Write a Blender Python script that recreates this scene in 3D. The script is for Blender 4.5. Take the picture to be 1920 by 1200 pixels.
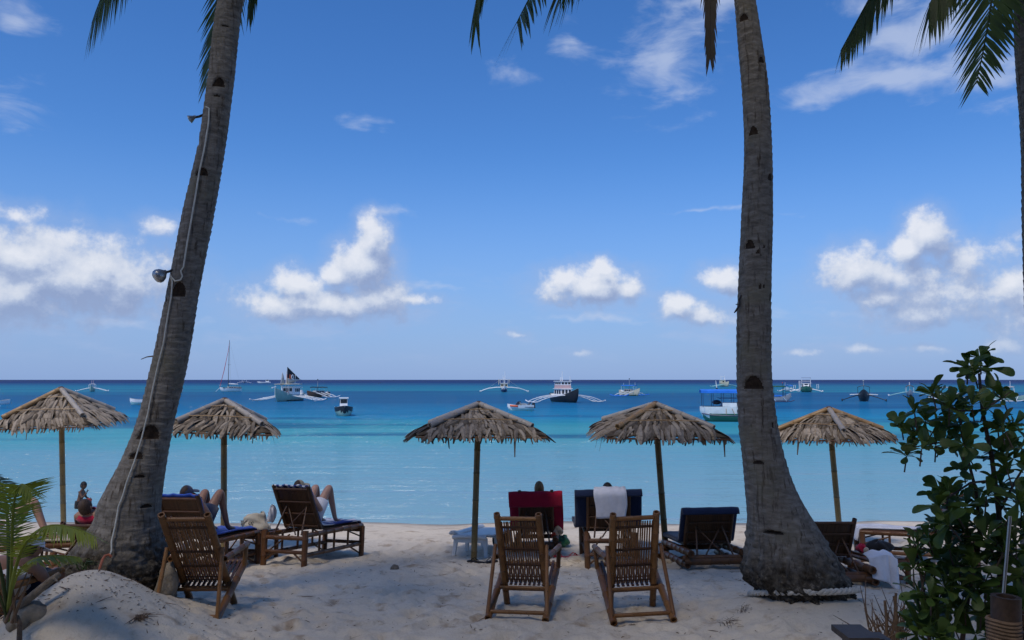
import bpy, bmesh, math, random
import numpy as np
from mathutils import Vector, Matrix, Quaternion

for _o in list(bpy.data.objects):
    bpy.data.objects.remove(_o)
scene = bpy.context.scene
COL = scene.collection
R = math.radians
random.seed(7)

# ------------------------------------------------------------------ camera
F = 1470.0                      # focal length in pixels of the 1920 wide photograph
CAMZ = 2.5
TH = math.atan(112 / F)         # the camera looks slightly up: horizon below the middle
cd = bpy.data.cameras.new('camera'); cam = bpy.data.objects.new('camera', cd); COL.objects.link(cam)
cd.sensor_width = 36.0; cd.lens = F / 1920 * 36.0
cd.clip_start = 0.05; cd.clip_end = 90000
cam.location = (0, 0, CAMZ); cam.rotation_euler = (R(90) + TH, 0, 0)
scene.camera = cam

# ------------------------------------------------------------------ light
SUN_EL, SUN_AZ = R(58), R(-152)          # azimuth from +Y (out to sea), positive to the right
w = bpy.data.worlds.new('World'); scene.world = w; w.use_nodes = True
sd = bpy.data.lights.new('sun', 'SUN'); sun = bpy.data.objects.new('sun', sd); COL.objects.link(sun)
sd.energy = 2.2; sd.angle = R(14); sd.color = (1.0, 0.91, 0.78)
sun.rotation_euler = (math.pi / 2 - SUN_EL, 0, -SUN_AZ + math.pi)
sun.location = (0, 0, 60)
# light arrives from azimuth SUN_AZ: point the lamp's -Z along the ray
_d = Vector((math.sin(SUN_AZ) * math.cos(SUN_EL), math.cos(SUN_AZ) * math.cos(SUN_EL), math.sin(SUN_EL)))
sun.rotation_euler = _d.to_track_quat('Z', 'Y').to_euler()
scene.view_settings.view_transform = 'Standard'
scene.view_settings.look = 'None'
scene.view_settings.exposure = 0.12
scene.view_settings.gamma = 1.0
scene.view_settings.use_curve_mapping = False
scene.render.engine = 'CYCLES'
scene.cycles.max_bounces = 5
scene.cycles.diffuse_bounces = 2
scene.cycles.glossy_bounces = 2
scene.cycles.use_adaptive_sampling = True
scene.cycles.adaptive_threshold = 0.02
scene.cycles.transmission_bounces = 3
scene.cycles.transparent_max_bounces = 8
scene.cycles.use_denoising = True
scene.cycles.sample_clamp_indirect = 6


# ------------------------------------------------------------------ node helper
class NT:
    def __init__(s, tree):
        s.t = tree; s.n = tree.nodes; s.l = tree.links

    def node(s, typ, **kw):
        nd = s.n.new(typ)
        for k, v in kw.items():
            setattr(nd, k, v)
        return nd

    def put(s, sock, v):
        if v is None:
            return
        if isinstance(v, bpy.types.NodeSocket):
            s.l.new(v, sock)
        else:
            if isinstance(v, (tuple, list)) and len(v) == 3 and sock.type == 'RGBA':
                v = (*v, 1)
            sock.default_value = v

    def math(s, op, a, b=None, c=None, clamp=False):
        nd = s.node('ShaderNodeMath', operation=op, use_clamp=clamp)
        s.put(nd.inputs[0], a); s.put(nd.inputs[1], b); s.put(nd.inputs[2], c)
        return nd.outputs[0]

    def vmath(s, op, a, b=None, c=None):
        nd = s.node('ShaderNodeVectorMath', operation=op)
        s.put(nd.inputs[0], a); s.put(nd.inputs[1], b)
        if c is not None:
            s.put(nd.inputs[2], c)
        return nd.outputs['Value'] if op in ('LENGTH', 'DOT_PRODUCT') else nd.outputs[0]

    def noise(s, vec, scale, detail=4, rough=0.55, dist=0.0, dim='3D', out='Fac'):
        nd = s.node('ShaderNodeTexNoise', noise_dimensions=dim)
        s.put(nd.inputs['Vector'], vec)
        nd.inputs['Scale'].default_value = scale; nd.inputs['Detail'].default_value = detail
        nd.inputs['Roughness'].default_value = rough; nd.inputs['Distortion'].default_value = dist
        return nd.outputs[out]

    def smooth(s, v, a, b, lo=0.0, hi=1.0):
        nd = s.node('ShaderNodeMapRange', interpolation_type='SMOOTHSTEP')
        s.put(nd.inputs[0], v)
        nd.inputs[1].default_value = a; nd.inputs[2].default_value = b
        nd.inputs[3].default_value = lo; nd.inputs[4].default_value = hi
        return nd.outputs[0]

    def lin(s, v, a, b, lo=0.0, hi=1.0):
        nd = s.node('ShaderNodeMapRange', interpolation_type='LINEAR')
        s.put(nd.inputs[0], v)
        nd.inputs[1].default_value = a; nd.inputs[2].default_value = b
        nd.inputs[3].default_value = lo; nd.inputs[4].default_value = hi
        return nd.outputs[0]

    def ramp(s, fac, stops, interp='LINEAR'):
        nd = s.node('ShaderNodeValToRGB'); cr = nd.color_ramp; cr.interpolation = interp
        while len(cr.elements) < len(stops):
            cr.elements.new(0.5)
        for e, (p, c) in zip(cr.elements, stops):
            e.position = p; e.color = (*c, 1)
        s.put(nd.inputs[0], fac)
        return nd.outputs[0]

    def mix(s, fac, a, b, blend='MIX'):
        nd = s.node('ShaderNodeMix', data_type='RGBA', blend_type=blend)
        s.put(nd.inputs[0], fac); s.put(nd.inputs[6], a); s.put(nd.inputs[7], b)
        return nd.outputs[2]

    def xyz(s, v):
        nd = s.node('ShaderNodeSeparateXYZ'); s.put(nd.inputs[0], v)
        return nd.outputs

    def comb(s, x, y, z):
        nd = s.node('ShaderNodeCombineXYZ'); s.put(nd.inputs[0], x); s.put(nd.inputs[1], y); s.put(nd.inputs[2], z)
        return nd.outputs[0]

    def bump(s, h, strength=0.3, dist=0.02, normal=None):
        nd = s.node('ShaderNodeBump'); s.put(nd.inputs['Height'], h)
        nd.inputs['Strength'].default_value = strength; nd.inputs['Distance'].default_value = dist
        if normal is not None:
            s.put(nd.inputs['Normal'], normal)
        return nd.outputs[0]


# ------------------------------------------------------------------ sky
def pix_dir(px, py):
    xc, yc = (px - 960) / F, (600 - py) / F
    c, s_ = math.cos(TH), math.sin(TH)
    return Vector((xc, c - yc * s_, s_ + yc * c)).normalized()


def build_sky():
    nt = w.node_tree; nt.nodes.clear(); n = NT(nt)
    sky = n.node('ShaderNodeTexSky', sky_type='NISHITA')
    sky.sun_disc = False; sky.sun_elevation = SUN_EL; sky.sun_rotation = SUN_AZ
    sky.altitude = 0; sky.air_density = 1.0; sky.dust_density = 0.35; sky.ozone_density = 4.5
    tc = n.node('ShaderNodeTexCoord'); d = tc.outputs['Generated']
    x, y, z = n.xyz(n.vmath('NORMALIZE', d))
    az = n.math('ARCTAN2', x, y)
    el = n.math('ARCSINE', z)
    P = n.comb(az, el, 0.0)

    def C(px, py):
        v = pix_dir(px, py)
        return math.atan2(v.x, v.y), math.asin(v.z)

    def blobs(name, lst):
        g = bpy.data.node_groups.new(name, 'ShaderNodeTree')
        g.interface.new_socket('P', in_out='INPUT', socket_type='NodeSocketVector')
        g.interface.new_socket('D', in_out='OUTPUT', socket_type='NodeSocketFloat')
        m = NT(g); gi = m.node('NodeGroupInput'); go = m.node('NodeGroupOutput')
        acc = None
        for (px, py, rx, ry, k) in lst:
            u0, v0 = C(px, py); a, b = rx * 1.12 / F, ry * 1.12 / F
            q = m.vmath('MULTIPLY_ADD', gi.outputs[0], (1 / a, 1 / b, 0), (-u0 / a, -v0 / b, 0))
            L = m.vmath('LENGTH', q)
            if k != 1.0:
                L = m.math('ADD', L, 1.0 - k)
            acc = L if acc is None else m.math('SMOOTH_MIN', acc, L, 0.25)
        m.l.new(m.math('SUBTRACT', 1.0, acc), go.inputs[0])
        return g

    CU = [  # puffy clouds (pixel centre, radii, weight)
        (55, 485, 100, 48, 1.1), (150, 520, 120, 62, 1.15), (225, 530, 60, 38, 1.0), (30, 545, 120, 50, 1.05),
        (300, 425, 48, 26, .62), (25, 402, 75, 28, .5),
        (699, 452, 30, 40, 1.15), (683, 500, 48, 46, 1.15), (630, 515, 36, 26, 1.0), (560, 535, 60, 30, .95),
        (610, 572, 150, 32, 1.0), (520, 575, 70, 28, .9), (770, 560, 75, 16, .62), (700, 560, 60, 40, 1.0),
        (1105, 538, 85, 34, 1.08), (1132, 505, 24, 20, .95), (1065, 525, 36, 26, .95), (1175, 543, 36, 22, .95),
        (1268, 572, 40, 24, .95), (1352, 525, 50, 28, .85), (1330, 590, 80, 34, .62),
        (1738, 442, 34, 40, 1.05), (1700, 470, 34, 26, .95), (1608, 508, 52, 44, 1.0), (1680, 520, 120, 44, .80),
        (1815, 490, 46, 44, .66), (1895, 535, 50, 44, .86), (1790, 555, 170, 60, .70), (1650, 560, 70, 36, .7),
        (1730, 590, 130, 34, .68), (1975, 560, 90, 90, 1.0), (-90, 560, 110, 70, 1.0),
        (1885, 648, 50, 24, .70), (1740, 655, 60, 16, .46), (1620, 655, 90, 16, .42), (1515, 662, 80, 14, .36),
        (1090, 664, 40, 12, .42), (970, 628, 50, 12, .30),
        (2350, 520, 160, 70, 1.0), (2700, 560, 120, 40, .9), (-500, 540, 150, 60, 1.0), (-900, 560, 160, 50, .9),
    ]
    WI = [  # thin high cloud
        (1660, 152, 200, 34, 1.0), (1850, 158, 110, 26, .85), (1500, 195, 70, 20, .7), (1730, 55, 110, 52, 1.05), (1650, 10, 90, 30, .9),
        (1250, 120, 150, 105, .72), (1300, 5, 90, 36, .9), (1065, 75, 80, 60, .40), (960, 140, 140, 60, .36),
        (680, 230, 90, 24, .58), (725, 393, 100, 24, .52), (530, 402, 150, 20, .38), (30, 42, 90, 46, .66), (800, 545, 140, 20, .42),
        (1330, 400, 300, 12, .35), (1100, 600, 260, 16, .5), (1580, 590, 240, 22, .5), (200, 600, 300, 20, .45),
        (2250, 100, 300, 70, .9), (-350, 120, 300, 60, .8), (900, -500, 500, 120, .7), (100, -600, 320, 140, .8), (1800, -700, 400, 120, .8),
    ]
    gc = blobs('cloud_puffs', CU); gw = blobs('cloud_wisps', WI)

    def use(g, vec):
        nd = n.node('ShaderNodeGroup'); nd.node_tree = g; n.put(nd.inputs[0], vec)
        return nd.outputs[0]

    veil = []

    def dens(vec, det=7):
        warp = n.noise(vec, 38, 2, .5, out='Color')
        vec2 = n.vmath('MULTIPLY_ADD', n.vmath('SUBTRACT', warp, (.5, .5, .5)), (.016, .012, 0), vec)
        b = use(gc, vec2)
        f = n.noise(vec, 30, det, .62)
        if det == 7:
            veil.append(n.math('MULTIPLY_ADD', n.math('SUBTRACT', f, .5), 1.1, b))
        return n.math('MULTIPLY_ADD', n.math('SUBTRACT', f, .5), 1.9, b)

    # clear sky with a pale bank near the horizon, and scattered fair-weather puffs all round
    hs = n.node('ShaderNodeHueSaturation'); hs.inputs['Saturation'].default_value = 1.15
    n.put(hs.inputs['Color'], n.mix(1.0, sky.outputs[0], (.99, 1.09, 1.34), 'MULTIPLY'))
    hz = n.math('MULTIPLY', n.smooth(el, .30, -.03), .86)
    skc = n.mix(hz, hs.outputs[0], (2.0, 3.3, 6.35))
    far = n.noise(n.vmath('MULTIPLY', d, (1, 1, 2.2)), 5.0, 4, .58)
    out_view = n.math('MAXIMUM', n.smooth(n.math('ABSOLUTE', az), .70, .95), n.smooth(el, .50, .66))
    af = n.math('MULTIPLY', n.smooth(far, .55, .72), n.math('MULTIPLY', out_view, .75))
    plain = n.mix(af, skc, (5.4, 5.9, 6.9))
    # the clouds over the sea
    D0 = dens(P)
    D1 = dens(n.vmath('ADD', P, (-.004, .015, 0)), 6)
    alpha = n.smooth(D0, -.14, .56)
    lit = n.math('SUBTRACT', D0, D1)                       # tops catch the sun, bases stay grey
    shp = n.math('SUBTRACT', use(gc, P), use(gc, n.vmath('ADD', P, (-.012, .030, 0))))      # the bulk of each cloud: bright crown, grey base
    lit = n.math('MULTIPLY_ADD', lit, .62, n.math('MULTIPLY_ADD', shp, .36, .30), clamp=True)
    ccol = n.ramp(lit, [(0.0, (2.6, 3.3, 5.2)), (.26, (3.7, 4.4, 6.1)), (.50, (5.7, 6.2, 7.3)), (.72, (6.8, 7.1, 7.8)), (1.0, (7.9, 8.0, 8.4))])
    Pw = n.vmath('MULTIPLY', P, (1.0, 2.6, 1))
    fw = n.noise(Pw, 11, 7, .6, .4)
    bw = use(gw, n.vmath('MULTIPLY_ADD', n.vmath('SUBTRACT', n.noise(P, 12, 3, .6, out='Color'), (.5, .5, .5)), (.10, .06, 0), P))
    dw = n.math('MULTIPLY_ADD', n.math('SUBTRACT', fw, .5), 2.2, bw)
    aw = n.math('MULTIPLY', n.smooth(dw, -.05, .95), .62)
    lowf = n.noise(n.vmath('MULTIPLY', P, (1, 3.2, 1)), 9, 6, .6)
    lowa = n.math('MULTIPLY', n.smooth(lowf, .5, .68), n.math('MULTIPLY', n.smooth(el, .01, .05), n.smooth(el, .17, .06)))
    full = n.mix(n.math('MULTIPLY', lowa, .30), plain, (3.9, 4.8, 7.0))
    full = n.mix(aw, full, (5.2, 5.9, 7.5))
    full = n.mix(n.math('MULTIPLY', n.smooth(veil[0], -.75, .25), n.smooth(el, .0, .08, .12, .40)), full, (3.3, 4.25, 6.5))
    fade = n.smooth(el, .0, .1, .35, 1.0)
    full = n.mix(n.math('MULTIPLY', n.math('MULTIPLY', alpha, fade), .84), full, ccol)
    region = n.math('MULTIPLY', n.math('MULTIPLY', n.math('LESS_THAN', n.math('ABSOLUTE', az), 1.05), n.math('LESS_THAN', el, .80)), n.math('GREATER_THAN', el, -.02))
    b1 = n.node('ShaderNodeBackground'); n.put(b1.inputs[0], plain); b1.inputs[1].default_value = 0.1
    b2 = n.node('ShaderNodeBackground'); n.put(b2.inputs[0], full); b2.inputs[1].default_value = 0.1
    mx = n.node('ShaderNodeMixShader'); n.put(mx.inputs[0], region); n.l.new(b1.outputs[0], mx.inputs[1]); n.l.new(b2.outputs[0], mx.inputs[2])
    out = n.node('ShaderNodeOutputWorld'); n.l.new(mx.outputs[0], out.inputs[0])
    w.cycles.sampling_method = 'MANUAL'; w.cycles.sample_map_resolution = 256


build_sky()

# ------------------------------------------------------------------ places
WATER_Z = -1.0
_rng = np.random.default_rng(5)
_T = [_rng.random((256, 256)) for _ in range(6)]


def vnoise(x, y, k=0):
    x = np.asarray(x, float); y = np.asarray(y, float)
    xi = np.floor(x).astype(int); yi = np.floor(y).astype(int)
    fx = x - xi; fy = y - yi
    fx = fx * fx * (3 - 2 * fx); fy = fy * fy * (3 - 2 * fy)
    T = _T[k % 6]; a = T[xi % 256, yi % 256]; b = T[(xi + 1) % 256, yi % 256]
    c = T[xi % 256, (yi + 1) % 256]; d = T[(xi + 1) % 256, (yi + 1) % 256]
    return (a * (1 - fx) + b * fx) * (1 - fy) + (c * (1 - fx) + d * fx) * fy - .5


MOUNDS = [(-4.16, 7.92, .74, .42, 1.7), (-4.0, 7.2, .60, .17, 2.0), (-3.75, 7.35, .75, .22, 2.0), (3.05, 8.35, .78, .27, 2.0), (3.2, 7.3, 1.2, .12, 2.0),
          (-3.3, 6.9, .9, .16, 2.0), (-6.0, 6.6, .9, .25, 2.0)]


def ground(x, y, fine=True):
    x = np.asarray(x, float); y = np.asarray(y, float)
    yy = y - .10 * np.maximum(0, x - 8.0)
    t = np.maximum(0, yy - 8.6)
    z = -1.0 * (t / (19.57 - 8.6)) ** 1.12
    z = z + .07 * vnoise(x / 1.9, y / 1.9, 0) + .03 * vnoise(x / .7, y / .7, 1)
    for (mx, my, r, h, p) in MOUNDS:
        q = np.sqrt((x - mx) ** 2 + (y - my) ** 2) / r
        z = z + h * np.exp(-q ** p)
    if fine:
        k = np.clip((19.3 - yy) / 2.0, 0.12, 1)
        z = z + k * (.022 * vnoise(x / .27, y / .27, 2) + .012 * vnoise(x / .12, y / .12, 3))
    return z


def gz(x, y):
    return float(ground(x, y, False))


def at(px, py, Y):
    d = pix_dir(px, py)
    return Vector((0, 0, CAMZ)) + d * (Y / d.y)


def on_ground(px, py):
    d = pix_dir(px, py); o = Vector((0, 0, CAMZ)); t = 4.0
    while t < 60:
        p = o + d * t
        if p.z < gz(p.x, p.y):
            return Vector((p.x, p.y, gz(p.x, p.y)))
        t += .02
    return p


def on_water(px, py):
    d = pix_dir(px, py)
    t = (WATER_Z - CAMZ) / d.z
    return Vector((0, 0, CAMZ)) + d * t


# ------------------------------------------------------------------ mesh helper
class MB:
    def __init__(s):
        s.v = []; s.f = []; s.m = []

    def add(s, vs, fs, m=0):
        o = len(s.v)
        s.v += [tuple(q) for q in vs]
        for f in fs:
            s.f.append(tuple(i + o for i in f)); s.m.append(m)
        return s

    def box(s, c, d, M=None, m=0, taper=1.0):
        hx, hy, hz = d[0] / 2, d[1] / 2, d[2] / 2
        vs = []
        for z in (-1, 1):
            k = taper if z > 0 else 1
            for (x, y) in ((-1, -1), (1, -1), (1, 1), (-1, 1)):
                p = Vector((x * hx * k, y * hy * k, z * hz))
                if M is not None:
                    p = M @ p
                vs.append(p + Vector(c))
        return s.add(vs, [(3, 2, 1, 0), (4, 5, 6, 7), (0, 1, 5, 4), (1, 2, 6, 5), (2, 3, 7, 6), (3, 0, 4, 7)], m)

    def tube(s, pts, rad, n=8, m=0, cap=True, flat=None):
        pts = [Vector(p) for p in pts]
        if not hasattr(rad, '__len__'):
            rad = [rad] * len(pts)
        t0 = (pts[1] - pts[0]).normalized()
        up = Vector((0, 0, 1)) if abs(t0.z) < .9 else Vector((1, 0, 0))
        a = t0.cross(up).normalized()
        vs = []; fs = []
        for i, p in enumerate(pts):
            t = (pts[min(i + 1, len(pts) - 1)] - pts[max(i - 1, 0)])
            t = t.normalized() if t.length > 1e-9 else t0
            a = (a - t * a.dot(t)).normalized(); b = t.cross(a)
            for j in range(n):
                q = 2 * math.pi * j / n
                vs.append(p + (a * math.cos(q) + b * math.sin(q) * (flat or 1)) * rad[i])
        for i in range(len(pts) - 1):
            for j in range(n):
                k = (j + 1) % n
                fs.append((i * n + j, i * n + k, (i + 1) * n + k, (i + 1) * n + j))
        if cap:
            fs.append(tuple(reversed(range(n)))); fs.append(tuple(range((len(pts) - 1) * n, len(pts) * n)))
        return s.add(vs, fs, m)

    def bamboo(s, p0, p1, r, seg=.26, n=9, m=0, hollow=True, bend=0.0, ph=None):
        p0 = Vector(p0); p1 = Vector(p1); L = (p1 - p0).length; d = (p1 - p0) / L
        side = d.cross(Vector((.3, .2, .9))).normalized()
        cut = []
        q = (random.random() if ph is None else ph) * seg
        while q < L:
            if .02 < q < L - .02:
                cut.append(q)
            q += seg * random.uniform(.85, 1.15)
        st = [(0, 1.0)]
        for q in cut:
            st += [(q - .016, 1.0), (q - .005, 1.10), (q, .96), (q + .005, 1.10), (q + .016, 1.0)]
        st.append((L, 1.0))
        pts = [p0 + d * a + side * bend * math.sin(math.pi * a / L) for a, k in st]
        rad = [r * k for a, k in st]
        if hollow:
            for (e, sg) in ((0, 1), (-1, -1)):
                pe = pts[e] + d * sg * .03
                if e == 0:
                    pts = [pe, pts[0]] + pts; rad = [r * .62, r * .66] + rad
                else:
                    pts = pts + [pts[-1], pe]; rad = rad + [r * .66, r * .62]
        # tube with explicit frames (points repeat at the rim)
        up = Vector((0, 0, 1)) if abs(d.z) < .9 else Vector((1, 0, 0))
        a = d.cross(up).normalized(); b = d.cross(a); vs = []; fs = []
        for p, rr in zip(pts, rad):
            for j in range(n):
                t = 2 * math.pi * j / n
                vs.append(p + (a * math.cos(t) + b * math.sin(t)) * rr)
        for i in range(len(pts) - 1):
            for j in range(n):
                k = (j + 1) % n
                fs.append((i * n + j, (i + 1) * n + j, (i + 1) * n + k, i * n + k))
        fs.append(tuple(range(n))); fs.append(tuple(reversed(range((len(pts) - 1) * n, len(pts) * n))))
        return s.add(vs, fs, m)

    def grid(s, fn, nu, nv, m=0, flip=False):
        vs = [fn(i / nu, j / nv) for j in range(nv + 1) for i in range(nu + 1)]
        fs = []
        for j in range(nv):
            for i in range(nu):
                a = j * (nu + 1) + i
                q = (a, a + 1, a + nu + 2, a + nu + 1)
                fs.append(tuple(reversed(q)) if flip else q)
        return s.add(vs, fs, m)

    def ball(s, c, r, nu=14, nv=9, m=0):
        c = Vector(c); rx, ry, rz = (r, r, r) if not hasattr(r, '__len__') else r
        vs = [c + Vector((0, 0, -rz))]
        for j in range(1, nv):
            t = math.pi * j / nv - math.pi / 2
            for i in range(nu):
                q = 2 * math.pi * i / nu
                vs.append(c + Vector((rx * math.cos(t) * math.cos(q), ry * math.cos(t) * math.sin(q), rz * math.sin(t))))
        vs.append(c + Vector((0, 0, rz))); fs = []
        for i in range(nu):
            k = (i + 1) % nu
            fs.append((0, 1 + k, 1 + i)); fs.append((len(vs) - 1, 1 + (nv - 2) * nu + i, 1 + (nv - 2) * nu + k))
            for j in range(nv - 2):
                a = 1 + j * nu
                fs.append((a + i, a + k, a + nu + k, a + nu + i))
        return s.add(vs, fs, m)

    def lathe(s, prof, n=16, m=0, c=(0, 0, 0)):
        c = Vector(c); vs = []; fs = []
        for (r, z) in prof:
            for j in range(n):
                q = 2 * math.pi * j / n
                vs.append(c + Vector((r * math.cos(q), r * math.sin(q), z)))
        for i in range(len(prof) - 1):
            for j in range(n):
                k = (j + 1) % n
                fs.append((i * n + j, i * n + k, (i + 1) * n + k, (i + 1) * n + j))
        fs.append(tuple(reversed(range(n)))); fs.append(tuple(range((len(prof) - 1) * n, len(prof) * n)))
        return s.add(vs, fs, m)

    def mesh(s, name, mats, smooth=True):
        me = bpy.data.meshes.new(name)
        me.from_pydata([tuple(q) for q in s.v], [], s.f)
        for mm in (mats if isinstance(mats, (list, tuple)) else [mats]):
            me.materials.append(mm)
        me.polygons.foreach_set('material_index', s.m)
        if smooth:
            me.polygons.foreach_set('use_smooth', [True] * len(s.f))
            me.set_sharp_from_angle(angle=R(50))
        me.update()
        return me

    def build(s, name, mats, parent=None, smooth=True, **kw):
        return put(name, s.mesh(name, mats, smooth), parent, **kw)


def put(name, me, parent=None, loc=None, mat=None, kind=None, label=None):
    o = bpy.data.objects.new(name, me); COL.objects.link(o)
    if parent is not None:
        o.parent = parent
    if loc is not None:
        o.location = loc
    if mat is not None:
        o.matrix_local = mat
    if kind:
        o['kind'] = kind
    if label:
        o['label'] = label
    return o


def tag(o, label, cat, group=None):
    o['label'] = label; o['category'] = cat
    if group:
        o['group'] = group
    return o


def thing(name, label, cat, loc=(0, 0, 0), rot=None, group=None):
    o = bpy.data.objects.new(name, None); COL.objects.link(o)
    o.empty_display_size = .1
    o.location = loc
    if rot is not None:
        if isinstance(rot, (int, float)):
            o.rotation_euler = (0, 0, rot)
        else:
            o.rotation_mode = 'QUATERNION'; o.rotation_quaternion = rot
    return tag(o, label, cat, group)


def dup(root, label, loc, rot, group=None):
    r = root.copy(); COL.objects.link(r); r.location = loc
    r.rotation_mode = 'QUATERNION'; r.rotation_quaternion = rot
    r['label'] = label
    if group:
        r['group'] = group
    for ch in list(root.children):
        c = ch.copy(); COL.objects.link(c); c.parent = r
        for g in list(ch.children):
            e = g.copy(); COL.objects.link(e); e.parent = c
    return r


def stand(x, y, yaw, lift=0.0, span=.5):
    """location and rotation of something standing on the sloping sand"""
    nx = (gz(x + span, y) - gz(x - span, y)) / (2 * span); ny = (gz(x, y + span) - gz(x, y - span)) / (2 * span)
    nrm = Vector((-nx, -ny, 1)).normalized()
    q = Vector((0, 0, 1)).rotation_difference(nrm) @ Quaternion((0, 0, 1), yaw)
    return Vector((x, y, gz(x, y) + lift)), q


def between(me, name, a, b, parent, roll=0.0):
    """a copy of a unit-long piece (along Z) laid from a to b"""
    a = Vector(a); b = Vector(b); d = b - a; L = d.length
    M = Matrix.Translation(a) @ d.to_track_quat('Z', 'Y').to_matrix().to_4x4() @ Matrix.Rotation(roll, 4, 'Z') @ Matrix.Diagonal((1, 1, L, 1))
    return put(name, me, parent, mat=M)


# ------------------------------------------------------------------ materials
MATS = {}


def material(name, fn):
    m = bpy.data.materials.new(name); m.use_nodes = True
    nt = m.node_tree; nt.nodes.clear(); n = NT(nt)
    bs = n.node('ShaderNodeBsdfPrincipled'); out = n.node('ShaderNodeOutputMaterial')
    n.l.new(bs.outputs[0], out.inputs[0])
    kw = fn(n) or {}
    for k, v in kw.items():
        n.put(bs.inputs[k], v)
    MATS[name] = m
    return m


def obj_co(n):
    return n.node('ShaderNodeTexCoord').outputs['Object']


def pos(n):
    return n.node('ShaderNodeNewGeometry').outputs['Position']


def rnd(n):
    return n.node('ShaderNodeObjectInfo').outputs['Random']


def simple(name, col, rough=.7, var=.25, scale=14, bump=.15, spec=.3, metal=0.0):
    def fn(n):
        c = obj_co(n)
        f = n.noise(c, scale, 5, .6)
        lo = tuple(v * (1 - var) for v in col); hi = tuple(min(1, v * (1 + var)) for v in col)
        b = n.ramp(f, [(.3, lo), (.7, hi)])
        d = dict(zip(('Base Color', 'Roughness', 'Specular IOR Level', 'Metallic'), (b, rough, spec, metal)))
        if bump:
            d['Normal'] = n.bump(n.noise(c, scale * 3, 4, .6), bump, .01)
        return d
    return material(name, fn)


def m_sand(n):
    p = pos(n)
    big = n.noise(p, .55, 4, .55); mid = n.noise(p, 3.2, 5, .6); fine = n.noise(p, 60, 3, .7)
    c = n.ramp(big, [(.3, (.60, .505, .385)), (.7, (.70, .605, .475))])
    c = n.mix(n.smooth(mid, .52, .72), c, (.40, .30, .205))
    c = n.mix(n.math('MULTIPLY', n.smooth(fine, .55, .75), .35), c, (.27, .20, .14))
    sp = n.noise(p, 9.0, 4, .65)
    c = n.mix(n.math('MULTIPLY', n.smooth(sp, .56, .72), .32), c, (.36, .28, .20))
    z = n.xyz(p)[2]
    wet = n.smooth(n.math('ADD', z, n.math('MULTIPLY', n.noise(p, 1.2, 3), .10)), -.86, -.955)
    c = n.mix(wet, c, (.23, .20, .165))
    h = n.math('ADD', n.math('MULTIPLY', mid, 1.0), n.math('MULTIPLY', fine, .18))
    h = n.math('ADD', h, n.math('MULTIPLY', n.noise(p, 11, 4, .65), .8))
    return {'Base Color': c, 'Roughness': n.math('SUBTRACT', .92, n.math('MULTIPLY', wet, .35)), 'Specular IOR Level': .2,
            'Normal': n.bump(h, .65, .04)}


material('sand', m_sand)


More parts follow.
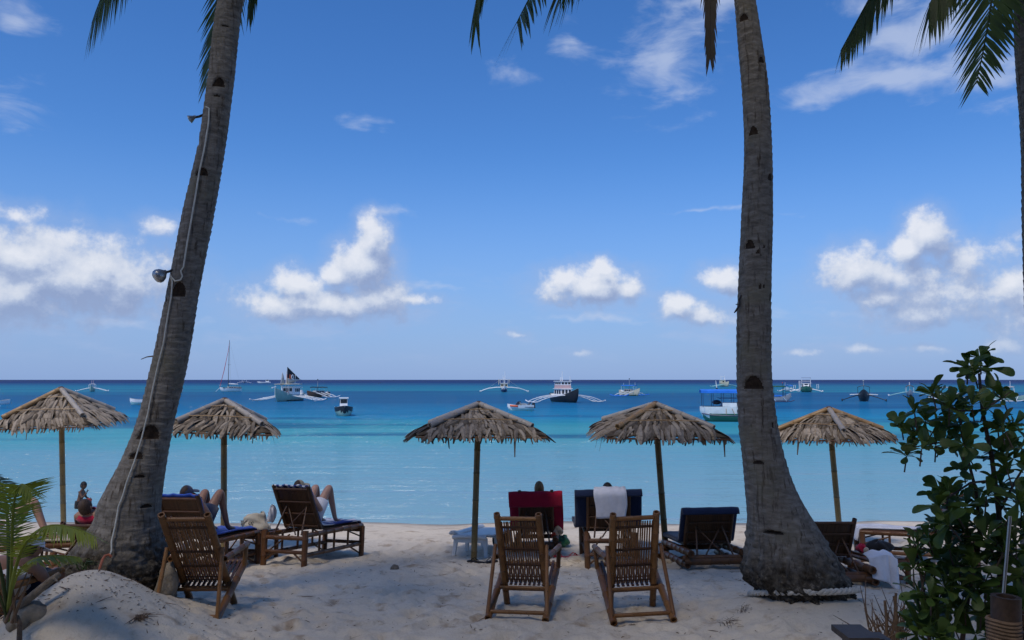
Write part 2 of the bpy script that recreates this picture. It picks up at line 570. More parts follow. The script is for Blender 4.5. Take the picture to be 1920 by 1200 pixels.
def m_sea(n):
    p = pos(n)
    x, y, z = n.xyz(p)
    dist = n.math('MAXIMUM', n.vmath('LENGTH', n.comb(x, y, 0.0)), 1.0)
    lg = n.math('DIVIDE', n.math('LOGARITHM', n.math('MAXIMUM', y, 5.0), 10.0), 4.0)       # how far out to sea
    q = n.comb(n.math('DIVIDE', x, n.math('POWER', dist, .72)), n.math('MULTIPLY', lg, 60.0), 0.0)
    pert = n.math('SUBTRACT', n.noise(q, .55, 4, .6), .5)
    t = n.math('MULTIPLY_ADD', pert, .055, lg)
    # bed colour: pale sand, turquoise, sea-grass bands, deep water
    c = n.ramp(t, [(.30, (.34, .46, .48)), (.335, (.21, .41, .49)), (.395, (.15, .375, .465)), (.42, (.085, .37, .43)), (.445, (.042, .30, .38)),
                   (.47, (.020, .24, .42)), (.495, (.012, .17, .34)), (.525, (.014, .125, .27)), (.565, (.014, .12, .26)), (.60, (.018, .21, .31)),
                   (.655, (.014, .17, .29)), (.70, (.010, .085, .21)), (.76, (.006, .03, .13)), (1.0, (.004, .02, .10))])
    patch = n.noise(n.comb(n.math('DIVIDE', x, n.math('POWER', dist, .8)), n.math('MULTIPLY', lg, 90.0), 3.0), .7, 5, .6)
    pm = n.math('MULTIPLY', n.smooth(patch, .50, .64), n.math('MULTIPLY', n.smooth(t, .405, .425), n.smooth(t, .66, .58)))
    c = n.mix(n.math('MULTIPLY', pm, .70), c, (.012, .095, .23))
    near = n.smooth(lg, .325, .305)
    c = n.mix(n.math('MULTIPLY', near, .8), c, (.42, .43, .38))
    # ripples: long low swells plus chop; calmer near the sand
    w1 = n.noise(n.vmath('MULTIPLY', p, (.38, 1.5, 1)), 1.0, 4, .55, .3)
    w2 = n.noise(n.vmath('MULTIPLY', p, (.8, 2.0, 1)), 3.6, 3, .55)
    w3 = n.noise(n.vmath('MULTIPLY', p, (.4, .9, 1)), .22, 3, .5)
    w0 = n.noise(n.vmath('MULTIPLY', p, (.15, .62, 1)), 1.0, 3, .55, .5)
    h = n.math('ADD', n.math('MULTIPLY', w1, .20), n.math('ADD', n.math('MULTIPLY', w2, .055), n.math('ADD', n.math('MULTIPLY', w0, .60), n.math('MULTIPLY', w3, .5))))
    lane = n.noise(n.comb(n.math('DIVIDE', x, n.math('POWER', dist, .85)), n.math('MULTIPLY', lg, 220.0), 7.0), .8, 4, .6)      # wind lanes: ruffled and slick water
    h = n.math('MULTIPLY', h, n.smooth(lane, .35, .65, .45, 1.5))
    k = n.smooth(lg, .31, .50, 1.15, 2.4)
    nrm = n.bump(n.math('MULTIPLY', h, k), 1.0, 1.0)
    bs = [q for q in n.n if q.type == 'BSDF_PRINCIPLED'][0]; out = [q for q in n.n if q.type == 'OUTPUT_MATERIAL'][0]
    n.put(bs.inputs['Base Color'], c); bs.inputs['Roughness'].default_value = 1; bs.inputs['Specular IOR Level'].default_value = 0
    gl = n.node('ShaderNodeBsdfGlossy'); gl.inputs['Roughness'].default_value = .08; n.put(gl.inputs['Normal'], nrm)
    fr = n.node('ShaderNodeFresnel'); fr.inputs['IOR'].default_value = 1.333; n.put(fr.inputs['Normal'], nrm)
    cap = n.smooth(lg, .33, .46, .62, .17)            # rougher water farther out mirrors less of the low sky
    mx = n.node('ShaderNodeMixShader'); n.put(mx.inputs[0], n.math('MINIMUM', fr.outputs[0], cap))
    n.l.new(bs.outputs[0], mx.inputs[1]); n.l.new(gl.outputs[0], mx.inputs[2]); n.l.new(mx.outputs[0], out.inputs[0])


material('sea', m_sea)

# ------------------------------------------------------------------ the beach and the sea
def axis(a, b, dense_a, dense_b, step, coarse):
    v = list(np.arange(a, dense_a, coarse)) + list(np.arange(dense_a, dense_b, step)) + list(np.arange(dense_b, b + coarse, coarse))
    return np.array(v)


def build_beach():
    xs = axis(-90, 90, -9.5, 10.5, .045, 2.0); ys = axis(-24, 30, 6.3, 13.0, .04, .25)
    X, Y = np.meshgrid(xs, ys)
    Z = ground(X, Y)
    rg = np.random.default_rng(11)
    for _ in range(2600):                                   # trodden sand: foot and heel dents with a raised rim
        fx = rg.uniform(-8, 9); fy = rg.uniform(6.6, 15.5)
        a = rg.uniform(0, math.pi); L = rg.uniform(.09, .17); W = L * rg.uniform(.4, .65); dep = rg.uniform(.010, .030)
        i0, i1 = np.searchsorted(xs, [fx - .45, fx + .45]); j0, j1 = np.searchsorted(ys, [fy - .45, fy + .45])
        if any(math.hypot(fx - m[0], fy - m[1]) < m[2] * .9 for m in MOUNDS[:4]):
            continue
        dx = X[j0:j1, i0:i1] - fx; dy = Y[j0:j1, i0:i1] - fy
        u = (dx * math.cos(a) + dy * math.sin(a)) / L; v = (-dx * math.sin(a) + dy * math.cos(a)) / W
        q = u * u + v * v
        Z[j0:j1, i0:i1] += dep * (-1.0 * np.exp(-q) + .75 * np.exp(-(np.sqrt(q) - 1.55) ** 2 * 5))
    nx, ny = len(xs), len(ys)
    co = np.stack([X, Y, Z], -1).reshape(-1, 3)
    i = np.arange(nx - 1); j = np.arange(ny - 1); I, J = np.meshgrid(i, j); a = (J * nx + I).ravel()
    faces = np.stack([a, a + 1, a + nx + 1, a + nx], -1)
    me = bpy.data.meshes.new('beach')
    me.vertices.add(len(co)); me.vertices.foreach_set('co', co.ravel())
    me.loops.add(faces.size); me.loops.foreach_set('vertex_index', faces.ravel())
    me.polygons.add(len(faces)); me.polygons.foreach_set('loop_start', np.arange(0, faces.size, 4)); me.polygons.foreach_set('loop_total', np.full(len(faces), 4))
    me.update(calc_edges=True); me.polygons.foreach_set('use_smooth', [True] * len(faces))
    me.materials.append(MATS['sand'])
    put('beach', me, kind='structure')


build_beach()
sea = MB()
_ys = [13, 16, 20, 26, 40, 80, 200, 600, 2000, 8000, 40000]
for _a, _b in zip(_ys[:-1], _ys[1:]):
    _x = [-max(120, q * 3) for q in (_a, _b)]
    sea.add([(_x[0], _a, 0), (-_x[0], _a, 0), (-_x[1], _b, 0), (_x[1], _b, 0)], [(0, 1, 2, 3)])
sea.build('sea', MATS['sea'], smooth=False, loc=(0, 0, WATER_Z), kind='structure')

# ------------------------------------------------------------------ more materials
def m_bark(n):
    c = obj_co(n)
    x, y, z = n.xyz(c)
    f = n.noise(n.vmath('MULTIPLY', c, (7, 7, 22)), 1.0, 5, .65)
    g = n.noise(n.vmath('MULTIPLY', c, (24, 24, 3)), 1.0, 5, .65)
    b = n.ramp(f, [(.3, (.105, .092, .076)), (.5, (.18, .160, .136)), (.72, (.275, .25, .215))])
    b = n.mix(n.smooth(g, .52, .68), b, (.075, .058, .044))
    big = n.noise(c, 2.3, 4, .6)
    b = n.mix(n.math('MULTIPLY', n.smooth(big, .5, .7), .6), b, (.17, .155, .11))
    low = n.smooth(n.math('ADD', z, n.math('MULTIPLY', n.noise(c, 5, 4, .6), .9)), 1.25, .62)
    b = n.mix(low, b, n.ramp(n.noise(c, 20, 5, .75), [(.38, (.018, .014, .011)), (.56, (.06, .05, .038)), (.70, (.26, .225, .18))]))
    h = n.math('ADD', n.math('MULTIPLY', g, 1.0), f)
    return {'Base Color': b, 'Roughness': .92, 'Specular IOR Level': .15, 'Normal': n.bump(h, .7, .02)}


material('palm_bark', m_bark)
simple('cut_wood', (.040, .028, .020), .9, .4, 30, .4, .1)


def leaf_mat(name, a, b, rough=.5, trans=0.25):
    def fn(n):
        f = n.noise(obj_co(n), 3.0, 3, .6)
        r = rnd(n)
        c = n.mix(n.math('MULTIPLY_ADD', n.math('SUBTRACT', r, .5), .5, f, clamp=True), a, b)
        bs = [q for q in n.n if q.type == 'BSDF_PRINCIPLED'][0]; out = [q for q in n.n if q.type == 'OUTPUT_MATERIAL'][0]
        n.put(bs.inputs['Base Color'], c); bs.inputs['Roughness'].default_value = rough; bs.inputs['Specular IOR Level'].default_value = .35
        tl = n.node('ShaderNodeBsdfTranslucent'); n.put(tl.inputs[0], n.mix(.5, c, (b[0] * 1.6, b[1] * 1.7, b[2] * .7)))
        mx = n.node('ShaderNodeMixShader'); mx.inputs[0].default_value = trans
        n.l.new(bs.outputs[0], mx.inputs[1]); n.l.new(tl.outputs[0], mx.inputs[2]); n.l.new(mx.outputs[0], out.inputs[0])
    return material(name, fn)


leaf_mat('frond_green', (.028, .050, .014), (.075, .105, .028), .5, .3)
leaf_mat('frond_young', (.13, .17, .02), (.33, .36, .055))
leaf_mat('frond_dead', (.06, .042, .028), (.13, .095, .06), .8, .1)
leaf_mat('shrub_leaf', (.024, .055, .010), (.085, .135, .026), .5, .2)
simple('shrub_stem', (.075, .055, .042), .85, .35, 30, .4)


def m_bamboo(n, a, b, dark):
    c = obj_co(n); r = rnd(n)
    f = n.noise(c, 9, 5, .6); g = n.noise(n.vmath('MULTIPLY', c, (6, 6, 6)), 5.0, 4, .7)
    col = n.mix(n.math('MULTIPLY_ADD', n.math('SUBTRACT', r, .5), .7, f, clamp=True), a, b)
    col = n.mix(n.math('MULTIPLY', n.smooth(g, .54, .72), .75), col, dark)
    return {'Base Color': col, 'Roughness': .42, 'Specular IOR Level': .4, 'Normal': n.bump(n.noise(c, 60, 3, .6), .15, .01)}


material('bamboo_brown', lambda n: m_bamboo(n, (.078, .030, .010), (.160, .068, .023), (.034, .013, .006)))
material('bamboo_chair', lambda n: m_bamboo(n, (.135, .054, .015), (.275, .13, .042), (.055, .022, .008)))
material('bamboo_dark', lambda n: m_bamboo(n, (.052, .022, .009), (.115, .050, .019), (.022, .010, .005)))
material('bamboo_pole', lambda n: m_bamboo(n, (.14, .10, .040), (.24, .18, .075), (.08, .055, .025)))
material('bamboo_grey', lambda n: m_bamboo(n, (.26, .225, .19), (.40, .355, .30), (.14, .11, .09)))
material('bamboo_tan', lambda n: m_bamboo(n, (.25, .15, .065), (.38, .24, .11), (.12, .07, .035)))


def m_thatch(n, a, b, dark):
    c = obj_co(n); r = rnd(n)
    f = n.noise(n.vmath('MULTIPLY', c, (30, 30, 5)), 1.0, 4, .6)
    col = n.mix(n.math('MULTIPLY_ADD', n.math('SUBTRACT', r, .5), 1.1, f, clamp=True), a, b)
    g = n.noise(c, 7, 4, .6)
    col = n.mix(n.math('MULTIPLY', n.smooth(g, .5, .68), .7), col, dark)
    return {'Base Color': col, 'Roughness': .75, 'Specular IOR Level': .25, 'Normal': n.bump(f, .4, .01)}


material('thatch_leaf', lambda n: m_thatch(n, (.105, .080, .056), (.345, .28, .21), (.045, .031, .020)))
material('thatch_old', lambda n: m_thatch(n, (.075, .052, .033), (.17, .125, .08), (.035, .024, .016)))


# ------------------------------------------------------------------ palms
def spline(xs, ys, q):
    """smooth interpolation (Catmull-Rom) of ys over increasing xs"""
    xs = np.asarray(xs, float); ys = np.asarray(ys, float); q = np.asarray(q, float)
    m = np.gradient(ys, xs); i = np.clip(np.searchsorted(xs, q) - 1, 0, len(xs) - 2)
    h = xs[i + 1] - xs[i]; t = (q - xs[i]) / h
    return (2 * t ** 3 - 3 * t ** 2 + 1) * ys[i] + (t ** 3 - 2 * t ** 2 + t) * h * m[i] + (-2 * t ** 3 + 3 * t ** 2) * ys[i + 1] + (t ** 3 - t ** 2) * h * m[i + 1]


def make_trunk(parent, rows, Y, notches, seed=0, nth=104, flare=.0):
    """rows: (py, left edge, right edge) measured on the trunk; the trunk stands at distance Y"""
    rows = sorted(rows)
    py = np.array([r[0] for r in rows]); cx = np.array([(r[1] + r[2]) / 2 for r in rows]); hw = np.array([(r[2] - r[1]) / 2 for r in rows])
    q = np.linspace(py[0], py[-1], int((py[-1] - py[0]) / 1.7))
    ccx = spline(py, cx, q); chw = spline(py, hw, q)
    ctr = np.array([at(a, b, Y) for a, b in zip(ccx, q)]); rad = chw / F * Y
    nq = len(q); th = np.linspace(0, 2 * np.pi, nth, endpoint=False)
    A, S = np.meshgrid(th, np.arange(nq))
    zz = ctr[:, 2][S]
    r = rad[S].copy()
    hgt = np.cumsum(np.r_[0, np.linalg.norm(np.diff(ctr, axis=0), axis=1)]); hgt = hgt[-1] - hgt; H = hgt[S]
    # leaf scars: uneven rings, the lower edge of each ring stands proud
    ph = H / .085 + 1.3 * vnoise(A * 1.2 + seed, H * 1.3, 0) + .5 * np.sin(A + seed)
    saw = ph - np.floor(ph)
    up = np.clip((H - 1.0) / 1.2, 0.15, 1)
    r = r * (1 + up * .045 * (saw - .5) * (1 + vnoise(A * 3, H * 4, 1)))
    ca, sa = np.cos(A) * 3.0, np.sin(A) * 3.0
    rough = vnoise(ca * 1.2 + 7 + sa, H * 2.2 + sa, 2) * .05 + vnoise(ca * 4 + sa * 3, H * 9, 3) * .03
    lowk = np.clip((1.25 - H) / .7, 0, 1)
    rough = rough + .85 * lowk * (vnoise(ca * 3.2 + sa * 1.7, H * 5, 4) * .18 + vnoise(ca * 9 + sa * 6, H * 16, 5) * .20 + vnoise(ca * 5 + sa * 11, H * 30, 0) * .10 + .02)
    r = r * (1 + rough)
    # climbing steps cut into the stem
    cut = np.zeros_like(r, bool)
    for (nx, ny, nw, nh) in notches:
        k = int(np.argmin(abs(q - ny))); s_ = np.clip((nx - ccx[k]) / chw[k], -.97, .97)
        a0 = math.asin(s_)                                  # angle from the camera side
        du = (((A - a0 + np.pi) % (2 * np.pi)) - np.pi) * chw[k]      # arc length in pixels
        dv = ny - q[S]                                      # up from the ledge
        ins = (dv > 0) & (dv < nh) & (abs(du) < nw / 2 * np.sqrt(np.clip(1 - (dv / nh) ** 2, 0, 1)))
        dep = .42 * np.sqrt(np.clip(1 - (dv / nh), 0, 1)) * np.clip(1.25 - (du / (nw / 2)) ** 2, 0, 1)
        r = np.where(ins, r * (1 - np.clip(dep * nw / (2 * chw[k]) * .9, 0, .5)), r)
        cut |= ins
    # angle 0 faces the camera (-Y), growing towards +X
    V = np.stack([ctr[:, 0][S] + r * np.sin(A), ctr[:, 1][S] - r * np.cos(A), zz], -1)
    base = Vector(parent.location)
    V = V.reshape(-1, 3) - np.array(base)
    i = np.arange(nth); faces = []; mi = []
    for k in range(nq - 1):
        a = k * nth + i; b = k * nth + (i + 1) % nth
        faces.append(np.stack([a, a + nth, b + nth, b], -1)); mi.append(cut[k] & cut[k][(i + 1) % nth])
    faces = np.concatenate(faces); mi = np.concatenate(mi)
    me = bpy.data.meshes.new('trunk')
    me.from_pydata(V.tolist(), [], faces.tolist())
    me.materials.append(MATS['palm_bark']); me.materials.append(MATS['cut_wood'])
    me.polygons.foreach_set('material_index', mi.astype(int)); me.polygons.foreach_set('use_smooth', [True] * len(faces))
    me.update()
    put('trunk', me, parent)
    return lambda pyq: (Vector((float(np.interp(pyq, q, ctr[:, 0])), Y, float(np.interp(pyq, q, ctr[:, 2])))), float(np.interp(pyq, q, rad)))


def frond_mesh(P, n=46, fk=.55, L=.55, spread=.9, droop=.55, w=.030, seed=0, side_bias=None, tuft=.18, mat='frond_green', stalk=.22):
    """P: four Bezier points; leaflets on both sides of the midrib"""
    rg = random.Random(seed); mb = MB(); P = [Vector(p) for p in P]

    def bz(t):
        u = 1 - t
        return P[0] * u ** 3 + P[1] * 3 * u * u * t + P[2] * 3 * u * t * t + P[3] * t ** 3
    pts = [bz(i / 24) for i in range(25)]
    ln = sum((pts[i + 1] - pts[i]).length for i in range(24))
    mb.tube(pts, [.022 * (1 - i / 24) ** .8 * min(1, ln / 2.5) + .003 for i in range(25)], 6)
    prev = None
    for i in range(n):
        t = stalk + (1 - stalk) * (i + rg.random() * .5) / n
        p = bz(t); tg = (bz(min(1, t + .01)) - bz(t - .01)).normalized()
        sd = tg.cross(Vector((0, 0, 1)))
        if sd.length < .15:
            sd = prev if prev is not None else Vector((1, 0, 0))
        sd = (sd - tg * sd.dot(tg)).normalized()
        if prev is not None and sd.dot(prev) < 0:
            sd = -sd
        prev = sd
        # vertical midribs still carry leaflets left and right
        prof = min(1, .35 + 2.2 * (t - stalk)) * (1 - max(0, (t - .62) / .38) ** 1.6 * (1 - tuft))
        for s in (-1, 1):
            l = L * prof * rg.uniform(.82, 1.08)
            if side_bias is not None:
                l *= side_bias[0 if s < 0 else 1]
            d = (sd * s * spread * rg.uniform(.85, 1.1) + tg * (fk + .5 * t) + Vector((0, 0, -droop * rg.uniform(.6, 1.3)))).normalized()
            nrm = d.cross(tg).normalized(); wd = d.cross(nrm).normalized()
            ww = w * rg.uniform(.7, 1.1) * min(1, .55 + prof * .5)
            vs = []
            for k, (a, b) in enumerate(((0, .55), (.3, 1.0), (.68, .75), (1.0, .04))):
                q = p + d * l * a + Vector((0, 0, -droop * .42 * l * a * a))
                vs += [q - wd * ww * b * .5, q + wd * ww * b * .5]
            mb.add(vs, [(0, 1, 3, 2), (2, 3, 5, 4), (4, 5, 7, 6)])
    return mb.mesh('frond', MATS[mat])


def in_frame(p, margin=0):
    v = Vector(p) - Vector((0, 0, CAMZ)); c, s_ = math.cos(TH), math.sin(TH)
    zf = v.y * c + v.z * s_; yu = -v.y * s_ + v.z * c
    if zf <= .05:
        return False
    px, py = 960 + v.x / zf * F, 600 - yu / zf * F
    return -margin < px < 1920 + margin and -margin < py < 1200 + margin


def crown(parent, top, named, n_other, length, seed):
    base = Vector(parent.location); rg = random.Random(seed)
    for i, (path, Ys, kw) in enumerate(named):
        p3 = at(*path[-1], Ys[-1]); p2 = at(*path[-2], Ys[-2]); p1 = top + (at(*path[0], Ys[0]) - top) * .55 + Vector((0, 0, .9))
        # p2 becomes a control point so that the curve leaves along the given end direction
        me = frond_mesh([top - base, p1 - base, p2 + (p2 - p3) * .6 - base, p3 - base], seed=seed * 31 + i, **kw)
        put('frond', me, parent)
    k = tries = 0
    while k < n_other and tries < 400:
        tries += 1
        a = rg.uniform(0, 2 * math.pi); lift = rg.uniform(-.25, 1.1); l = length * rg.uniform(.8, 1.1)
        dr = Vector((math.cos(a), math.sin(a), 0))
        p1 = top + dr * l * .32 + Vector((0, 0, l * .32 * (lift + .35)))
        p2 = top + dr * l * .75 + Vector((0, 0, l * .40 * lift))
        p3 = top + dr * l * .98 + Vector((0, 0, l * (.25 * lift - .42)))
        if any(in_frame(q + Vector((0, 0, -.75)), 25) or in_frame(q, 25) for q in (p1, p2, p3, (p2 + p3) / 2, p1 * .5 + p2 * .5)):
            continue
        put('frond', frond_mesh([top - base, p1 - base, p2 - base, p3 - base], n=40, L=.75, w=.045, seed=seed * 77 + k), parent)
        k += 1
    for i in range(7):                                      # coconuts under the crown
        a = i * 2.4; c = top - base + Vector((math.cos(a) * .24, math.sin(a) * .24, -.28 - .08 * (i % 3)))
        MB().ball(c, (.10, .10, .13), 10, 7).build('coconut', MATS['frond_young'], parent)


YL, YR = 8.65, 8.45
pl = thing('palm_tree', 'leaning grey palm with a cable and two lamps on its trunk, roots behind sand mound', 'palm tree', on_ground(222, 1120) if False else at(222, 1110, YL))
rowsL = [(-330, 512, 552), (-200, 470, 512), (-90, 436, 481), (0, 410, 457), (150, 390, 438), (260, 375, 424), (400, 344, 400), (550, 314, 371), (690, 285, 348), (800, 256, 322),
         (880, 222, 306), (940, 192, 297), (985, 178, 296), (1012, 158, 297), (1040, 138, 302), (1075, 132, 308), (1110, 140, 312), (1150, 150, 318)]
trL = make_trunk(pl, rowsL, YL, [(418, 170, 26, 17), (387, 335, 27, 15), (344, 558, 32, 27), (290, 821, 46, 27), (271, 856, 30, 13), (374, 276, 14, 14), (316, 572, 14, 14),
                                 (280, 890, 22, 5), (430, 60, 20, 5), (415, 188, 14, 4), (288, 946, 26, 6)], seed=1)
topL = at(532, -330, YL)
crown(pl, topL, [
    ([(330, -260), (205, -60), (172, 44)], (8.6, 8.4, 8.3), dict(L=.72, n=76, droop=.55, spread=.7, w=.038, tuft=.5, fk=.3)),
    ([(470, -200), (412, 20), (388, 160)], (9.2, 9.4, 9.4), dict(L=.62, n=76, droop=.5, spread=.8, w=.036, tuft=.5)),
    ([(520, -200), (478, -60), (467, 32)], (9.0, 9.2, 9.2), dict(L=.4, n=50, droop=1.0, spread=.4, w=.032, tuft=.4)),
], 13, 4.2, 3)

pr = thing('palm_tree', 'upright grey palm with a thick white rope tied round its flaring base', 'palm tree', at(1510, 1140, YR))
rowsR = [(-330, 1310, 1348), (-200, 1338, 1377), (-90, 1360, 1400), (0, 1377, 1416), (85, 1384, 1430), (170, 1392, 1441), (260, 1396, 1446), (400, 1391, 1448), (540, 1385, 1445), (640, 1382, 1445), (720, 1383, 1447),
         (800, 1386, 1457), (860, 1393, 1470), (920, 1399, 1491), (980, 1404, 1524), (1030, 1404, 1553), (1060, 1400, 1570), (1085, 1404, 1580), (1105, 1424, 1588), (1130, 1432, 1596), (1175, 1425, 1625)]
trR = make_trunk(pr, rowsR, YR, [(1389, 46, 22, 14), (1424, 126, 18, 13), (1406, 258, 20, 17), (1440, 343, 18, 15), (1398, 470, 22, 18), (1441, 566, 18, 16), (1404, 728, 40, 24), (1412, 866, 24, 7),
                                 (1412, 480, 9, 9), (1424, 470, 7, 8), (1416, 545, 8, 12), (1424, 542, 6, 8), (1440, 800, 8, 12), (1432, 990, 40, 6)], seed=4)
topR = at(1328, -330, YR)
crown(pr, topR, [
    ([(1000, -330), (880, -60), (892, 46)], (8.4, 8.3, 8.2), dict(L=.60, n=66, droop=.9, spread=.45, w=.036, tuft=.45)),
    ([(1180, -330), (1010, -40), (968, 44)], (8.0, 7.7, 7.6), dict(L=.85, n=76, droop=.30, spread=1.0, w=.042, tuft=.65, fk=.2)),
    ([(1210, -330), (1100, -70), (1052, -36)], (8.2, 8.0, 7.9), dict(L=.7, n=66, droop=.7, spread=.8, w=.040, tuft=.6, fk=.2)),
    ([(1330, -220), (1332, -30), (1331, 106)], (8.2, 8.1, 8.1), dict(L=.42, n=90, droop=.9, spread=.4, w=.034, mat='frond_dead', tuft=.4)),
], 13, 4.2, 5)

YT = 7.6
pt = thing('palm_tree', 'palm trunk at the right edge with long fronds hanging beside it', 'palm tree', at(1990, 1160, YT))
rowsT = [(-200, 1880, 1922), (-90, 1893, 1936), (0, 1903, 1948), (80, 1905, 1952), (115, 1907, 1955), (190, 1913, 1962), (260, 1917, 1968), (400, 1920, 1974), (600, 1926, 1984), (800, 1930, 1992), (950, 1930, 2010), (1050, 1926, 2040), (1160, 1922, 2070)]
make_trunk(pt, rowsT, YT, [(1925, 150, 20, 14)], seed=9)
topT = at(1901, -205, YT)
crown(pt, topT, [
    ([(1770, -220), (1640, -20), (1576, 96)], (7.4, 7.3, 7.2), dict(L=.52, n=70, droop=.9, spread=.4, w=.034, tuft=.4)),
    ([(1830, -170), (1790, -60), (1742, 8)], (7.4, 7.4, 7.3), dict(L=.55, n=60, droop=1.0, spread=.45, w=.034, tuft=.7)),
    ([(1870, -190), (1868, 0), (1830, 158)], (7.0, 6.8, 6.7), dict(L=.62, n=80, droop=.28, spread=.95, w=.038, tuft=.35)),
    ([(1890, -180), (1890, -60), (1880, 40)], (7.5, 7.5, 7.5), dict(L=.4, n=50, droop=.5, spread=.6, w=.032, tuft=.5)),
], 11, 4.0, 8)


# ------------------------------------------------------------------ thatched beach umbrellas
def thatch_strip(seed):
    rg = random.Random(seed); mb = MB(); vs = []
    cu = rg.uniform(-.05, .05); li = rg.uniform(.005, .03)
    for (a, b) in ((0, .75), (.3, 1.0), (.65, .9), (.88, .62), (1.0, .18)):
        x = cu * a * a; y = li * math.sin(a * 3) - .03 * a * a
        vs += [(x - .036 * b, y - .011, -a), (x, y + .008 * b, -a), (x + .036 * b, y - .011, -a)]
    fs = []
    for i in range(4):
        fs += [(3 * i, 3 * i + 1, 3 * i + 4, 3 * i + 3), (3 * i + 1, 3 * i + 2, 3 * i + 5, 3 * i + 4)]
    return mb.add(vs, fs)


STRIPS = [thatch_strip(i) for i in range(10)]
STRIP_ME = [s.mesh('thatch_leaf', MATS['thatch_leaf']) for s in STRIPS]


def umbrella(label, peak_px, base_px, half, drop, rot, seed, ridge='bamboo_grey', front_ridge=None, Y=None, tilt=(0, 0), overhang=.10, tight=1.0):
    rg = random.Random(seed)
    b = on_ground(*base_px) if Y is None else Vector((at(base_px[0], base_px[1], Y).x, Y, gz(at(base_px[0], base_px[1], Y).x, Y)))
    top = at(*peak_px, b.y); h = top.z - b.z; off = Vector((top.x - b.x, 0, 0))
    root = thing('beach_umbrella', label, 'umbrella', b, group='thatched umbrellas on the sand')
    apex = Vector((off.x, 0, h))
    pole_top = apex + Vector((0, 0, -.10))
    MB().bamboo((0, 0, -.25), pole_top, .051, .42, 10, hollow=False).build('pole', MATS['bamboo_pole'], root)
    cor = []
    for k in range(4):
        a = rot + k * math.pi / 2
        cor.append(apex + Vector((math.cos(a) * half * 1.414, math.sin(a) * half * 1.414, -drop + rg.uniform(-.03, .03))))
    for k in range(4):
        c = cor[k]; d = (c - apex)
        m = ridge
        if front_ridge and c.y == min(q.y for q in cor):
            m = front_ridge
        MB().bamboo(apex + d * .02 + Vector((0, 0, .06)), apex + d * .80 + Vector((0, 0, .055)), .048, .30, 9).build('ridge_pole', MATS[m], root)
        MB().bamboo(apex + d * .04 + Vector((0, 0, -.05)), apex + d * .96 + Vector((0, 0, -.05)), .018, .3, 6, hollow=False).build('rafter', MATS['bamboo_dark'], root)
    nfront = 0; rest = MB(); hang = MB()
    for k in range(4):
        A, B = cor[k], cor[(k + 1) % 4]
        nrm = (A - apex).cross(B - apex).normalized()
        if nrm.z < 0:
            nrm = -nrm
        front = nrm.y < -.12
        # closed bed of old leaves under the strips
        bed = MB()
        bed.grid(lambda u, v: apex + (A - apex) * v * (1 - u) + (B - apex) * v * u - nrm * .012 + nrm * .02 * math.sin(u * 37 + v * 11 + seed), 14, 6)
        bo = bed.build('thatch_bed', MATS['thatch_old'], root)
        so = bo.modifiers.new('thickness', 'SOLIDIFY'); so.thickness = .02
        MB().bamboo(A * 1.0 + Vector((0, 0, -.03)), B + Vector((0, 0, -.03)), .016, .3, 6, hollow=False).build('eave_rail', MATS['bamboo_brown'], root)
        down0 = ((A + B) / 2 - apex).normalized(); side = (B - A).normalized()
        rowsT_ = ((.12, .40), (.30, .42), (.48, .42), (.66, .42), (.80, .40))
        for ri, (v, ll) in enumerate(rowsT_):
            wid = (B - A).length * v
            cnt = max(6, int(wid / .050 * tight))
            skew = rg.uniform(-.25, .25) + (.18 if seed % 2 else -.18)
            for i in range(cnt):
                u = (i + .5 + rg.uniform(-.45, .45)) / cnt
                p = apex + (A - apex) * v * (1 - u) + (B - apex) * v * u
                rad = ((A - apex) * (1 - u) + (B - apex) * u).normalized()
                dn = (down0 * .5 + rad * .5 + side * (skew + rg.uniform(-.32, .32))).normalized()
                droop = .10 + (.16 if ri == 4 else 0) * rg.random()
                dn = (dn - nrm * (rg.uniform(-.02, .05) - .03) + Vector((0, 0, -droop * (.35 if ri == 4 else .1)))).normalized()
                L = ll * half * rg.uniform(.66, 1.20) * .98
                zax = -dn; yax = (nrm - zax * nrm.dot(zax)).normalized(); xax = yax.cross(zax)
                tw = Matrix.Rotation(rg.uniform(-.7, .7), 3, 'Z')
                M3 = Matrix((xax, yax, zax)).transposed() @ tw
                M = Matrix.Translation(p + nrm * (.012 + .016 * (4 - ri) / 4 + rg.uniform(0, .022))) @ M3.to_4x4() @ Matrix.Diagonal((rg.uniform(.75, 1.35), 1, L, 1))
                s = rg.randrange(10)
                if front and nfront < 300:
                    put('thatch_leaf', STRIP_ME[s], root, mat=M); nfront += 1
                else:
                    rest.add([M @ Vector(q) for q in STRIPS[s].v], STRIPS[s].f)
            if ri in (1, 3) and front:
                q0 = apex + (A - apex) * (v - .04) + nrm * .075; q1 = apex + (B - apex) * (v - .04) + nrm * .075
                MB().tube([q0, (q0 + q1) / 2 + nrm * .015, q1], .008, 5).build('batten', MATS['bamboo_tan'], root)
        # ragged under-fringe along the eave
        for i in range(int((B - A).length / .045)):
            u = (i + rg.random()) / ((B - A).length / .045)
            p = A * (1 - u) + B * u + Vector((0, 0, -.02))
            L = rg.uniform(.03, .09) if rg.random() > .03 else rg.uniform(.15, .30)
            wv = rg.uniform(.012, .028); o2 = down0 * .05 + Vector((rg.uniform(-.04, .04), rg.uniform(-.03, .03), -L))
            hang.add([p - side * wv, p + side * wv, p + o2 + side * wv * .4, p + o2 - side * wv * .4], [(0, 1, 2, 3)])
    rest.build('thatch_leaves', MATS['thatch_leaf'], root, kind='stuff')
    hang.build('eave_fringe', MATS['thatch_old'], root, kind='stuff')
    ring = MB(); ring.lathe([(.05, -.02), (.06, .0), (.055, .03), (.03, .045)], 10, c=apex + Vector((0, 0, .06)))
    ring.build('peak_cap', MATS['bamboo_dark'], root)
    root.rotation_euler = (tilt[0], tilt[1], 0)
    return root


